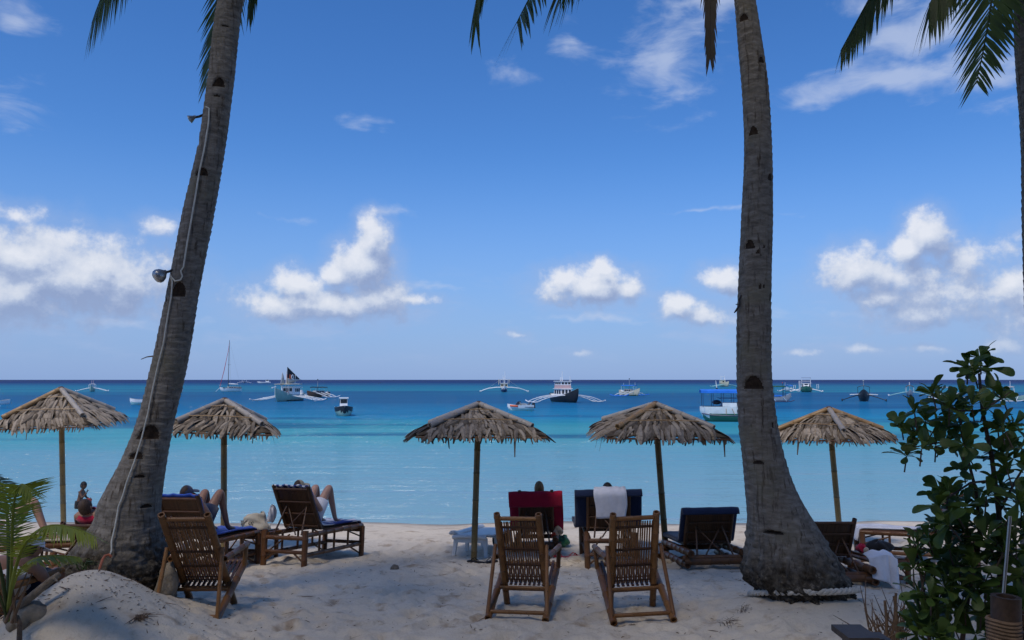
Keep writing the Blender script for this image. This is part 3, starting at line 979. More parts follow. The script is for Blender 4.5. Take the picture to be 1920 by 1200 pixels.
umbrella('shaggy umbrella with a tan ridge pole facing forward, left of the leaning palm', (127, 734), (120, 1012), .90, .60, R(-40), 11, front_ridge='bamboo_tan', tilt=(R(2), R(-1.5)))
umbrella('small straw umbrella over the table with the canvas bag', (412, 757), (421, 1034), .82, .43, R(60), 12, tilt=(R(-1), R(1.5)), tight=.85)
umbrella('wide symmetrical thatched umbrella over the white plastic lounger', (893, 764), (888, 1052), .97, .42, R(51), 13, tilt=(R(-1.5), R(.8)))
umbrella('thatched umbrella on a tilted pole behind the navy lounger with white towel', (1222, 764), (1252, 1043), .94, .41, R(47), 14, front_ridge='bamboo_tan', tight=.8, tilt=(R(1.5), R(1.2)))
umbrella('thatched umbrella just right of the roped palm, ridge pole pointing at the viewer', (1557, 772), (1578, 1022), .82, .43, R(-98), 15, ridge='bamboo_tan', front_ridge='bamboo_grey', tilt=(R(1), R(-1)), tight=1.1)

# ------------------------------------------------------------------ fabrics and other materials
def fabric(name, col, var=.12, rough=.9):
    def fn(n):
        c = obj_co(n)
        f = n.noise(c, 6, 4, .6)
        b = n.ramp(f, [(.3, tuple(v * (1 - var) for v in col)), (.7, tuple(min(1, v * (1 + var)) for v in col))])
        wv = n.noise(c, 220, 2, .5)
        return {'Base Color': b, 'Roughness': rough, 'Specular IOR Level': .15, 'Sheen Weight': .25, 'Normal': n.bump(n.math('ADD', n.math('MULTIPLY', wv, .4), n.noise(c, 18, 4, .6)), .35, .01)}
    return material(name, fn)


fabric('cloth_navy', (.012, .020, .052)); fabric('cloth_navy_light', (.045, .075, .16)); fabric('cloth_red', (.34, .008, .035)); fabric('cloth_white', (.72, .70, .72)); fabric('cloth_blue', (.03, .085, .40))
fabric('cloth_canvas', (.46, .41, .32)); fabric('cloth_black', (.015, .014, .016)); fabric('cloth_green', (.04, .16, .07)); fabric('cloth_orange', (.55, .06, .02)); fabric('cloth_tan', (.42, .34, .26))


def m_stripe(n):
    c = obj_co(n); x, y, z = n.xyz(c)
    s = n.math('SINE', n.math('MULTIPLY', x, 62.0))
    return {'Base Color': n.mix(n.smooth(s, -.15, .15), (.03, .05, .20), (.62, .62, .66)), 'Roughness': .9, 'Specular IOR Level': .15, 'Normal': n.bump(n.noise(c, 25, 4, .6), .4, .01)}


material('cloth_striped', m_stripe)
simple('plastic_white', (.80, .77, .71), .38, .06, 8, .05, .45)
simple('rubber_black', (.018, .016, .016), .7, .3, 30)
simple('rubber_red', (.48, .03, .03), .6, .2, 30)
simple('rope_white', (.56, .52, .45), .9, .25, 40, .5)
simple('cord_pale', (.52, .51, .45), .6, .15, 20)
simple('hose_orange', (.34, .11, .06), .6, .2, 20)
simple('metal_grey', (.32, .33, .34), .35, .15, 20, .05, .5, .8)
simple('dark_wood', (.035, .028, .026), .55, .3, 20)
simple('coral_rock', (.24, .20, .15), .95, .45, 9, 1.0)
simple('dead_wood', (.21, .165, .12), .9, .35, 20, .5)
simple('dry_twig', (.13, .085, .055), .9, .35, 20, .3)


def m_glass(n):
    return {'Base Color': (.85, .92, .95), 'Roughness': .06, 'Transmission Weight': .85, 'IOR': 1.3, 'Specular IOR Level': .5}


material('clear_plastic', m_glass)

# a split-bamboo slat and a thin rod, one unit long: shared by every chair and lounger
SLAT = MB().box((0, 0, .5), (.016, .007, 1)).mesh('slat', MATS['bamboo_chair'], False)
SLAT_D = MB().box((0, 0, .5), (.0245, .007, 1)).mesh('slat', MATS['bamboo_dark'], False)
BEDSLAT = MB().box((0, 0, .5), (.030, .010, 1)).mesh('bed_slat', MATS['bamboo_dark'], False)
ROD = MB().tube([(0, 0, 0), (0, 0, 1)], .0065, 6).mesh('binding_rod', MATS['bamboo_dark'])


def bpart(name, a, b, r, parent, mat='bamboo_brown', **kw):
    return MB().bamboo(a, b, r, **kw).build(name, MATS[mat], parent)


def deck_chair(label, loc, rot, seed, yb=.17, yt=-.40, zt=1.09):
    random.seed(seed)
    t = thing('deck_chair', label, 'deck chair', loc, rot, 'bamboo deck chairs in the foreground')
    def bk(z):                                              # along the slope of the back posts
        return yb + (yt - yb) * (z / zt)

    for s in (-1, 1):
        bpart('back_post', (.235 * s, yb, .0), (.228 * s, yt, zt), .036, t, seg=.24)
        bpart('seat_rail', (.305 * s, -.53, .03), (.305 * s, .44, .42), .038, t, seg=.3)
        bpart('armrest', (.285 * s, bk(.58) - .04, .60), (.335 * s, .44, .63), .032, t, seg=.3)
        bpart('arm_post', (.325 * s, .36, .40), (.335 * s, .38, .61), .026, t, hollow=False)
        bpart('prop', (.285 * s, bk(.74), .74), (.318 * s, -.49, .06), .021, t, hollow=False)
    bpart('top_bar', (-.225, bk(zt - .055), zt - .055), (.225, bk(zt - .055), zt - .055), .024, t, hollow=False)
    bpart('lower_bar', (-.26, bk(.22), .22), (.26, bk(.22), .22), .022, t, hollow=False)
    bpart('seat_bar', (-.34, -.02, .245), (.34, -.02, .245), .020, t)
    bpart('foot_bar', (-.29, -.46, .085), (.29, -.46, .085), .021, t, hollow=False)
    bpart('front_bar', (-.33, .43, .43), (.33, .43, .43), .026, t)

    for o_ in t.children:
        o_.data.materials[0] = MATS['bamboo_chair']

    for i in range(16):
        x = -.190 + .0253 * i + random.uniform(-.003, .003)
        z0, z1 = .30, zt - .09
        between(SLAT, 'back_slat', (x, bk(z0) - .004, z0), (x + random.uniform(-.005, .005), bk(z1) - .004, z1), t, random.uniform(-.12, .12))
    for z in (.33, .37, .50, .515, .68, .695, zt - .16, zt - .145):
        for dy in (-.014, .006):
            between(ROD, 'binding_rod', (-.205, bk(z) + dy, z), (.205, bk(z) + dy, z), t)
    for i in range(11):
        x = -.26 + .052 * i
        between(BEDSLAT, 'seat_slat', (x, -.02, .275), (x, .46, .462), t)
    return t


def ribbon(path, W, mat, name='cloth', parent=None, thick=.012, wav=.012, seed=0, x0=0.0, nu=16, step=.035, skew=0.0, flare=0.0):
    """a cloth or mattress laid along a path of (y, z) points"""
    pts = [Vector((0, a, b)) for a, b in path]; q = [pts[0]]
    for a, b in zip(pts[:-1], pts[1:]):
        k = max(1, int((b - a).length / step))
        q += [a + (b - a) * (i / k) for i in range(1, k + 1)]
    for _ in range(2):
        q = [q[0]] + [(q[i - 1] + q[i] * 2 + q[i + 1]) / 4 for i in range(1, len(q) - 1)] + [q[-1]]
    n = len(q) - 1

    def fn(u, v):
        i = v * n; k = min(int(i), n - 1); p = q[k] + (q[k + 1] - q[k]) * (i - k)
        tg = (q[k + 1] - q[k]).normalized(); nr = Vector((0, -tg.z, tg.y))
        ex = abs(u - .5) * 2
        wob = wav * (math.sin(u * 17 + v * 5 + seed) + .7 * math.sin(u * 31 - v * 9 + seed * 2)) * (.4 + .6 * ex)
        e = 1 + flare * math.sin(v * 7 + seed) * .1
        return p + nr * wob + Vector((x0 + (u - .5) * W * e + skew * v + wav * math.sin(v * 13 + seed) * ex, 0, 0))
    o = MB().grid(fn, nu, n).build(name, MATS[mat], parent)
    md = o.modifiers.new('thickness', 'SOLIDIFY'); md.thickness = thick; md.offset = 0
    return o


class Lounger:
    """bamboo sun lounger: local +y runs from head to foot"""
    def __init__(s, label, px, yaw, W=.66, L=1.55, h=.44, ang=52, bl=.74, low=False, seed=0, hinge=.46, sink=0.0, Y=None):
        random.seed(seed * 13 + 5)
        g = on_ground(*px) if Y is None else at(*px, Y)
        f = Vector((-math.sin(yaw), math.cos(yaw), 0)); c = g + f * (L / 2)
        loc, q = stand(c.x, c.y, yaw, 0, .7)
        s.t = t = thing('sun_lounger', label, 'sun lounger', loc, q, 'bamboo loungers on the beach')
        s.W, s.L, s.h, s.a, s.bl = W, L, h, R(ang), bl
        s.yh = -L / 2 + hinge; s.zh = h + .035
        hw = W / 2; y0, y1 = -L / 2, L / 2
        if low:
            for x in (-hw, hw):
                bpart('side_rail', (x, y0 - .06, h - .03), (x, y1, h - .03), .052, t, 'bamboo_brown')
                bpart('ground_rail', (x + (.05 if x > 0 else -.05), y0 - .02, .06), (x + (.05 if x > 0 else -.05), y1 - .1, .06), .05, t, 'bamboo_brown')
            for y in (y0 + .05, y1 - .15):
                bpart('cross_rail', (-hw - .10, y, h - .105), (hw + .10, y, h - .105), .042, t, 'bamboo_brown')
            bpart('cross_rail', (-hw - .08, y0 + .03, .10), (hw + .08, y0 + .03, .10), .05, t, 'bamboo_brown')
        else:
            for x in (-hw, hw):
                for y in (y0, y1):
                    bpart('leg', (x, y, -.10), (x, y, h + (.05 if y < 0 else .0)), .044, t)
                bpart('side_rail', (x * .93, y0, h - .02), (x * .93, y1 + .03, h + .01), .036, t, 'bamboo_brown')
                bpart('lower_rail', (x * .95, y0, .16), (x * .95, y1, .18), .030, t)
                for k in range(3):
                    y = y0 + (k + 1) * L / 4
                    bpart('baluster', (x * .94, y, .17), (x * .94, y, h - .03), .018, t, hollow=False)
                bpart('brace', (x * .94, y1 - L / 4, h - .05), (x * .94, y1 - .02, h - .16), .012, t, hollow=False)
                bpart('brace', (x * .94, y1 - L / 4, .19), (x * .94, y1 - .02, .03), .014, t, hollow=False)
            for y in (y0, y1):
                bpart('end_rail', (-hw, y, h - .06), (hw, y, h - .06), .032, t)
                bpart('lower_end_rail', (-hw, y, .20), (hw, y, .20), .028, t)
            for sx in (-1, 1):
                bpart('brace', (sx * hw * .9, y0 + .02, .40 * h), (sx * hw * .35, y0 + .3, h - .04), .012, t, hollow=False)
                bpart('brace', (sx * hw * .95, y0, .06), (sx * hw * .45, y0, .19), .014, t, hollow=False)
        for i in range(13):
            x = -hw * .86 + i * hw * 1.72 / 12
            between(BEDSLAT, 'bed_slat', (x, s.yh, s.zh), (x, y1 + .02, s.zh + .01), t)
        # backrest
        u = s.u = Vector((0, -math.cos(s.a), math.sin(s.a))); H = Vector((0, s.yh, s.zh + .02)); s.H = H
        for sx in (-1, 1):
            bpart('back_rail', H + Vector((sx * hw * .86, 0, 0)), H + u * (bl + .05) + Vector((sx * hw * .86, 0, 0)), .030, t, 'bamboo_dark')
            sp = H + u * bl * .55
            foot = Vector((0, y0 + .06, h - .02)) if not low else Vector((0, y0 + .08, h - .08))
            bpart('strut', sp + Vector((sx * hw * .5, .0, 0)), foot + Vector((sx * hw * .68, 0, 0)), .014, t, 'bamboo_dark', hollow=False)
            bpart('strut', sp + Vector((sx * hw * .45, .02, -.02)), foot + Vector((-sx * hw * .35, .02, 0)), .011, t, 'bamboo_dark', hollow=False)
        for k, f_ in enumerate((.98, .66, .36, .05)):
            p = H + u * bl * f_
            bpart('back_bar', p + Vector((-hw * .84, -.012, 0)), p + Vector((hw * .84, -.012, 0)), .020 if k == 0 else .015, t, 'bamboo_dark', hollow=False)
        n = int(W * .80 / .0255)
        for i in range(n):
            x = -hw * .78 + i * hw * 1.56 / (n - 1)
            between(SLAT_D, 'back_slat', H + Vector((x, .006, 0)), H + u * (bl * .965) + Vector((x, .006, 0)), t, random.uniform(-.08, .08))

    def path(s, back=.0, down=None, off=.03, foot=.0, front_only=False):
        """cloth path: hangs `back` behind the top bar, over it and down the front, along the bed"""
        top = s.H + s.u * (s.bl + .035); nr = Vector((0, math.sin(s.a), math.cos(s.a)))
        out = []
        if back:
            bdir = (-s.u * .75 + Vector((0, 0, -.25))).normalized()
            out.append(top - nr * .045 + bdir * back); out.append(top - nr * .045 + bdir * .04)
        out.append(top + s.u * .02)
        out.append(top + nr * off - s.u * .03)
        if down is not None:
            out.append(top + nr * off - s.u * down)
        else:
            out.append(s.H + nr * off + s.u * .03)
            out.append(Vector((0, s.yh + .06, s.zh + off)))
            out.append(Vector((0, s.L / 2 + .02, s.zh + off + .01)))
            if foot:
                out.append(Vector((0, s.L / 2 + .07, s.zh - foot)))
        return [(p.y, p.z) for p in out]


def lay(l, obj, label, cat, group=None, name=None):
    """a cloth is a thing of its own that lies on the lounger: top level, at the lounger's place"""
    obj.location = l.t.location; obj.rotation_mode = 'QUATERNION'; obj.rotation_quaternion = l.t.rotation_quaternion
    return tag(obj, label, cat, group)


# --- deck chairs (nearest row)
def chair_spot(px, yaw, Y=None):
    g = on_ground(*px) if Y is None else at(*px, Y)
    c = g + Vector((-math.sin(R(yaw)), math.cos(R(yaw)), 0)) * .48
    return stand(c.x, c.y, R(yaw), -.012, .5)


loc, q = chair_spot((970, 1163), -11)
CH_B = deck_chair('bamboo deck chair in front of the red draped lounger', loc, q, 2)
dup(CH_B, 'bamboo deck chair in front of the navy lounger with white towel', *chair_spot((1206, 1170), 2))
loc, q = chair_spot((8, 1150), -12, 7.1); loc = Vector((-4.86, 7.55, .0)); q = Quaternion((0, 0, 1), R(-12))
CH_D = dup(CH_B, 'bamboo deck chair half hidden behind the young palm, person seated in it', loc, q)
loc, q = chair_spot((348, 1153), 2, 8.12); loc.z = .02
CH_A = deck_chair('reclined bamboo deck chair beside the sand mound and leaning palm', loc, Quaternion((0, 0, 1), R(2)), 5, yb=.33, yt=-.60, zt=1.13)

# --- loungers
L1 = Lounger('bamboo lounger with a royal blue towel behind the leaning palm', (316, 1046), R(-14), ang=62, bl=.62, h=.46, seed=1, hinge=.40, Y=10.6, W=.72)
L2 = Lounger('tall bamboo lounger with a blue and white striped towel', (531, 1063), R(-19), ang=58, bl=.70, seed=2, h=.46, L=1.65, W=.70)
LR = Lounger('low bamboo lounger with a crimson towel over its back', (1006, 1036), R(-3), ang=70, bl=.74, low=True, h=.24, seed=3)
LN = Lounger('tall bamboo lounger with a navy mattress and white towel', (1148, 1066), R(-2), ang=68, bl=.58, seed=4, h=.46, W=.72)
LB = Lounger('low bamboo lounger with a navy mattress, left of the roped palm', (1346, 1068), R(3), ang=62, bl=.54, low=True, h=.25, seed=5, W=.78)
LD = Lounger('low bare bamboo lounger half behind the roped palm', (1582, 1103), R(3), ang=64, bl=.52, low=True, h=.24, seed=6, W=.72, hinge=.5)
LE = Lounger('bamboo lounger with a pale towel behind the shrub, foot end to the left', (1822, 1060), R(74), ang=58, bl=.62, h=.46, seed=7, L=1.55)
LF = Lounger('bamboo lounger between the leftmost umbrella pole and leaning palm', (140, 1052), R(-8), ang=42, bl=.50, h=.34, seed=8, Y=10.4)
LG = Lounger('bamboo lounger at the left edge behind the young palm', (-112, 1045), R(-55), ang=40, bl=.5, h=.40, seed=9, Y=10.5)

lay(L1, ribbon(L1.path(down=None, off=.04, foot=.06), .62, 'cloth_blue', 'towel', thick=.02, seed=1), 'royal blue towel spread on the lounger behind the leaning palm', 'towel')
lay(L2, ribbon(L2.path(down=None, off=.05, foot=.02), .60, 'cloth_striped', 'towel', thick=.02, seed=2), 'blue and white striped towel under the reclining legs', 'towel')
lay(LR, ribbon(LR.path(back=.27, off=.045, foot=.0), .95, 'cloth_red', 'towel', thick=.018, seed=3, wav=.006), 'crimson towel folded over the top of a lounger back', 'towel')
m_ = ribbon(LN.path(back=.05, off=.075, foot=.0), 1.02, 'cloth_navy', 'mattress', thick=.07, seed=4, wav=.004)
lay(LN, m_, 'navy mattress on the tall lounger with the white towel', 'mattress')
lay(LN, ribbon([(y - (.075 if i < 2 else .02), z + .05) for i, (y, z) in enumerate(LN.path(back=.44, down=.25, off=.15))], .47, 'cloth_white', 'towel', thick=.012, seed=5, wav=.007, x0=.03, skew=-.02, flare=.6), 'white towel hung over the back of the navy lounger', 'towel')
lay(LB, ribbon(LB.path(back=.05, off=.06, foot=.0), .84, 'cloth_navy', 'mattress', thick=.06, seed=6, wav=.003), 'navy mattress on the low lounger left of the roped palm', 'mattress')
lay(LE, ribbon(LE.path(down=None, off=.03, foot=.16)[3:], .5, 'cloth_white', 'towel', thick=.015, seed=7), 'pale towel on the lounger behind the shrub', 'towel')
lay(LG, ribbon(LG.path(down=None, off=.03), .6, 'cloth_tan', 'towel', thick=.02, seed=8), 'tan towel on the lounger at the left edge', 'towel')


# --- side tables
def side_table(label, px, yaw, W, D, h, seed, shelf=True):
    random.seed(seed); g = on_ground(*px); f = Vector((-math.sin(yaw), math.cos(yaw), 0)); c = g + f * D / 2
    loc, q = stand(c.x, c.y, yaw, 0, .4)
    t = thing('side_table', label, 'table', loc, q, 'bamboo side tables')
    for x in (-W / 2, W / 2):
        for y in (-D / 2, D / 2):
            bpart('leg', (x, y, -.06), (x, y, h), .036, t)
        bpart('side_rail', (x, -D / 2, h - .06), (x, D / 2, h - .06), .026, t)
        bpart('lower_rail', (x, -D / 2, .07), (x, D / 2, .07), .026, t)
        bpart('brace', (x * .95, -D / 2, .12), (x * .3, -D / 2 + .02, h - .06), .012, t, hollow=False)
    for y in (-D / 2, D / 2):
        bpart('end_rail', (-W / 2, y, h - .05), (W / 2, y, h - .05), .028, t)
        bpart('lower_end_rail', (-W / 2, y, .08), (W / 2, y, .08), .026, t)
    n = int(W / .036)
    for i in range(n):
        x = -W / 2 + .03 + i * (W - .06) / (n - 1)
        between(BEDSLAT, 'top_slat', (x, -D / 2 - .02, h - .012), (x, D / 2 + .02, h - .012), t)
        if shelf:
            between(BEDSLAT, 'shelf_slat', (x, -D / 2 + .02, .115), (x, D / 2 - .02, .115), t)
    return t


T1 = side_table('bamboo side table holding a canvas bag and bottles', (457, 1052), R(-14), .62, .42, .45, 21)
T2 = side_table('low bamboo table right of the roped palm, beside the crumpled white towel', (1672, 1096), R(6), .46, .6, .34, 22, False)


def local(t, p):
    t_q = t.rotation_quaternion if t.rotation_mode == 'QUATERNION' else t.rotation_euler.to_quaternion()
    return Vector(t.location) + t_q @ Vector(p)


def bottle(label, t, p, h=.24, r=.032):
    b = thing('water_bottle', label, 'bottle', local(t, p), group='water bottles')
    MB().lathe([(r * .8, 0), (r, .01), (r, h * .3), (r * .93, h * .33), (r, h * .36), (r, h * .66), (r * .6, h * .82), (r * .36, h * .86), (r * .36, h * .93)], 12).build('body', MATS['clear_plastic'], b)
    MB().lathe([(r * .44, h * .92), (r * .44, h)], 10).build('cap', MATS['cloth_navy'], b)
    MB().lathe([(r * 1.02, h * .42), (r * 1.02, h * .62)], 12).build('sleeve', MATS['cloth_white'], b)


bottle('clear water bottle behind the canvas bag, nearer the lamp palm', T1, (.06, .16, .45), .27)
bottle('clear water bottle behind the canvas bag, nearer the striped towel', T1, (.20, .15, .45), .26)
g_ = thing('drinking_glass', 'tall clear glass on the table beside the umbrella pole', 'glass', local(T1, (-.16, -.02, .452)))
MB().lathe([(.024, 0), (.03, .005), (.034, .15), (.031, .15), (.026, .012)], 14).build('tumbler', MATS['clear_plastic'], g_)


def tote():
    b = thing('tote_bag', 'slumped beige canvas bag on the side table', 'bag', local(T1, (.12, -.06, .452)), T1.rotation_quaternion)

    def fn(u, v):
        a = u * 2 * math.pi; k = 1 - .28 * v ** 2 + .07 * math.sin(5 * a + 2 * v); lean = -.05 * v
        sx, sy = .20, .10
        x = sx * k * math.copysign(abs(math.cos(a)) ** .7, math.cos(a)); y = sy * k * math.copysign(abs(math.sin(a)) ** .8, math.sin(a))
        z = .25 * v * (1 + .12 * math.cos(a)) + .015 * math.sin(3 * a) * v
        return Vector((x + lean + .02 * math.sin(9 * v + a), y + .012 * math.sin(13 * v + 3 * a), z))
    o = MB().grid(fn, 28, 12).build('body', MATS['cloth_canvas'], b)
    o.modifiers.new('thickness', 'SOLIDIFY').thickness = .006
    MB().ball((-.05, 0, .215), (.15, .075, .04), 14, 8).build('opening', MATS['cloth_tan'], b)
    MB().tube([(-.12, -.07, .18), (-.18, -.085, .12), (-.21, -.09, .03), (-.17, -.10, .02)], .011, 6, flat=.5).build('strap', MATS['cloth_canvas'], b)
    m = MB()
    for (x0, s_) in ((-.065, 1), (-.02, 1)):
        pts = [(x0 + .022 * math.cos(q * .7 + .6), -.092 - .002 * q, .115 + .022 * math.sin(q * .7 + .6)) for q in range(8)]
        m.tube(pts, .0045, 5)
    m.build('printed_mark', MATS['rubber_black'], b)


tote()


# --- white plastic lounger, laid flat
def plastic_lounger():
    g = on_ground(880, 1046); yaw = R(-16); f = Vector((-math.sin(yaw), math.cos(yaw), 0)); c = g + f * .78
    loc, q = stand(c.x, c.y, yaw, 0, .6)
    t = thing('plastic_lounger', 'white plastic lounger lying flat beneath the middle umbrella', 'sun lounger', loc, q)
    W, L, h = .62, 1.56, .32
    M = MATS['plastic_white']
    for x in (-1, 1):
        MB().grid(lambda u, v: Vector((x * (W / 2 - .03 + .05 * u), -L / 2 + L * v, h + .0 + .03 * math.sin(u * math.pi) + .035 * math.exp(-((v - .02) / .1) ** 2))), 5, 20).build('side_rail', M, t).modifiers.new('thickness', 'SOLIDIFY').thickness = .045
        for y in (-L / 2 + .06, -.12, L / 2 - .06):
            lg = MB(); k = .035 * x
            lg.add([(x * .25 + a * .035, y + b * .03, h - .01) for a, b in ((-1, -1), (1, -1), (1, 1), (-1, 1))] + [(x * .25 + k + a * .022, y + b * .02 + (.04 if y > 0 else -.04 if y < -.3 else 0), -.03) for a, b in ((-1, -1), (1, -1), (1, 1), (-1, 1))],
                   [(0, 1, 2, 3), (7, 6, 5, 4), (0, 4, 5, 1), (1, 5, 6, 2), (2, 6, 7, 3), (3, 7, 4, 0)])
            lg.build('leg', M, t)
    sl = MB().box((0, 0, 0), (W - .06, .055, .014)).mesh('slat', M, False)
    for i in range(20):
        put('slat', sl, t, loc=(0, -L / 2 + .06 + i * .076, h + .015 + .03 * math.exp(-(i / 2.0) ** 2)))
    MB().tube([(-W / 2 + .02, -L / 2, h), (-.15, -L / 2 - .02, h + .02), (.15, -L / 2 - .02, h + .02), (W / 2 - .02, -L / 2, h)], .034, 10).build('end_rail', M, t)
    MB().box((0, -L / 2 + .02, h - .05), (W - .10, .02, .07)).build('apron', M, t)


plastic_lounger()


# --- flip-flops
def flip_flops(label, px, mat, yaws):
    g = on_ground(*px)
    t = thing('flip_flops', label, 'flip-flops', g + Vector((0, 0, .012)))
    for k, ya in enumerate(yaws):
        m = MB(); c, s = math.cos(ya), math.sin(ya); ox = (k - .5) * .22
        pr = [(-.035, -.12), (.035, -.12), (.04, -.04), (.048, .06), (.035, .13), (0, .145), (-.035, .12), (-.045, .05), (-.038, -.04)]
        vs = []
        for z in (0, .018):
            vs += [(ox + x * c - y * s, x * s + y * c, z) for x, y in pr]
        n = len(pr)
        m.add(vs, [tuple(reversed(range(n))), tuple(range(n, 2 * n))] + [(i, (i + 1) % n, n + (i + 1) % n, n + i) for i in range(n)])
        sole = m.build('sole', MATS[mat], t)
        def P(x, y, z):
            return (ox + x * c - y * s, x * s + y * c, z)
        st = MB().tube([P(0, .09, .02), P(-.03, .03, .065), P(-.045, -.03, .02)], .007, 6).tube([P(0, .09, .02), P(.03, .03, .065), P(.045, -.03, .02)], .007, 6)
        st.build('strap', MATS[mat], sole)


flip_flops('black flip-flops beside the middle umbrella pole', (905, 1056), 'rubber_black', (1.2, -.9))
flip_flops('red flip-flops on the sand right of the crimson towel lounger', (1061, 1046), 'rubber_red', (1.0, -1.0))

# --- crumpled things on and beside the loungers
def crumple(name, label, cat, c, size, mat, seed, rough=.35):
    rg = random.Random(seed); k = [(rg.uniform(2, 6), rg.uniform(0, 6), rg.uniform(1, 4)) for _ in range(5)]

    def fn(u, v):
        a = u * 2 * math.pi; b = v * math.pi
        r = 1 + rough * sum(math.sin(q[0] * a + q[1] + q[2] * b) for q in k) / 5
        z = -math.cos(b)
        return Vector((size[0] * r * math.sin(b) * math.cos(a), size[1] * r * math.sin(b) * math.sin(a), size[2] * (z * r * .5 + .5)))
    o = MB().grid(fn, 26, 14).build(name, MATS[mat], loc=c)
    return tag(o, label, cat)


def hanging_towel():
    p = local(LD.t, (LD.W / 2 + .02, -LD.L / 2 + .12, LD.h + .02))

    def fn(u, v):
        top = v < .45
        s = v / .45 if top else (v - .45) / .55
        fold = .022 * math.sin(u * 9 + v * 3) + .010 * math.sin(u * 17 + 2)
        x = -.16 + .36 * u + .05 * v * math.sin(u * 5)
        y = .12 * (1 - s) + fold * .6 if top else -.06 - .08 * s + fold
        z = .09 + .06 * math.sin(u * 3) - .02 * s + fold * .5 if top else .07 - .36 * s * (.60 + .40 * u) + .06 * math.sin(u * 3) * (1 - s)
        return Vector((x, y, z))
    o = MB().grid(fn, 30, 22).build('towel', MATS['cloth_white'], loc=p + Vector((.16, -.02, 0)))
    o.modifiers.new('thickness', 'SOLIDIFY').thickness = .012
    tag(o, 'crumpled white towel hanging to the sand by the low table', 'towel')


hanging_towel()
crumple('backpack', 'dark slumped bag on the low table behind the crumpled white towel', 'bag', local(T2, (.08, .10, .335)), (.17, .13, .17), 'cloth_black', 3)
crumple('cloth_bundle', 'small red cloth bundle against the dark bag', 'cloth', local(T2, (-.13, .16, .335)), (.07, .08, .11), 'cloth_red', 5)
crumple('carton', 'small blue and tan pack on the low table', 'pack', local(T2, (-.16, .0, .335)), (.035, .03, .09), 'cloth_tan', 8, .05)
crumple('beach_bag', 'black bag on the sand between plastic lounger and deck chair', 'bag', on_ground(938, 1026) + Vector((0, 0, -.02)), (.14, .16, .34), 'cloth_black', 11)
crumple('cloth_bundle', 'green cloth spilling off the crimson towel lounger', 'cloth', local(LR.t, (.46, -.02, .02)), (.12, .22, .18), 'cloth_green', 12)
crumple('cloth_bundle', 'pale flowered cloth on the arm of the crimson towel lounger', 'cloth', local(LR.t, (.36, -.22, .22)), (.10, .16, .20), 'cloth_tan', 13)
crumple('cloth_bundle', 'orange cloth tucked beside the crimson towel lounger seat', 'cloth', local(LR.t, (.30, -.45, .20)), (.04, .05, .10), 'cloth_orange', 14)
crumple('beach_bag', 'white bag hung off the side of the striped towel lounger back', 'bag', local(L2.t, (-.40, L2.yh - .24, .60)), (.05, .10, .24), 'cloth_white', 15)
crumple('beach_bag', 'dark bag on the sand beneath the low bare lounger', 'bag', local(LD.t, (.05, -.1, .0)), (.22, .2, .16), 'cloth_black', 16)

# ------------------------------------------------------------------ boats
def paint(name, col, rough=.4):
    return simple(name, col, rough, .12, 1.5, .0, .4)


for _n, _c in (('paint_white', (.86, .86, .84)), ('paint_green', (.055, .20, .13)), ('paint_seagreen', (.30, .45, .38)), ('paint_dark', (.02, .024, .03)), ('paint_navy', (.02, .04, .12)),
               ('paint_blue', (.03, .20, .75)), ('paint_brown', (.13, .075, .05)), ('paint_cream', (.66, .62, .45)), ('paint_grey', (.36, .38, .39)), ('paint_orange', (.72, .13, .05)),
               ('paint_pink', (.62, .42, .40)), ('paint_lightblue', (.30, .45, .60)), ('paint_red', (.5, .05, .05)), ('paint_tan', (.52, .36, .22)), ('paint_aqua', (.28, .55, .55)), ('paint_forest', (.02, .10, .05))):
    paint(_n, _c)
simple('window_dark', (.015, .02, .028), .12, .1, 2, 0, .6)
simple('sail_black', (.035, .035, .040), .8, .3, 1.0, .1)
simple('sail_grey', (.42, .42, .40), .8, .2, 1.0, .1)


def boat_root(name, label, px, py, yaw, cat='boat', group=None):
    p = on_water(px, py)
    # yaw is measured from the line of sight: 0 points straight away, 180 at the viewer, 90 to the left
    az = math.atan2(p.x, p.y)
    return thing(name, label, cat, p, R(yaw) - az, group), p.y / F


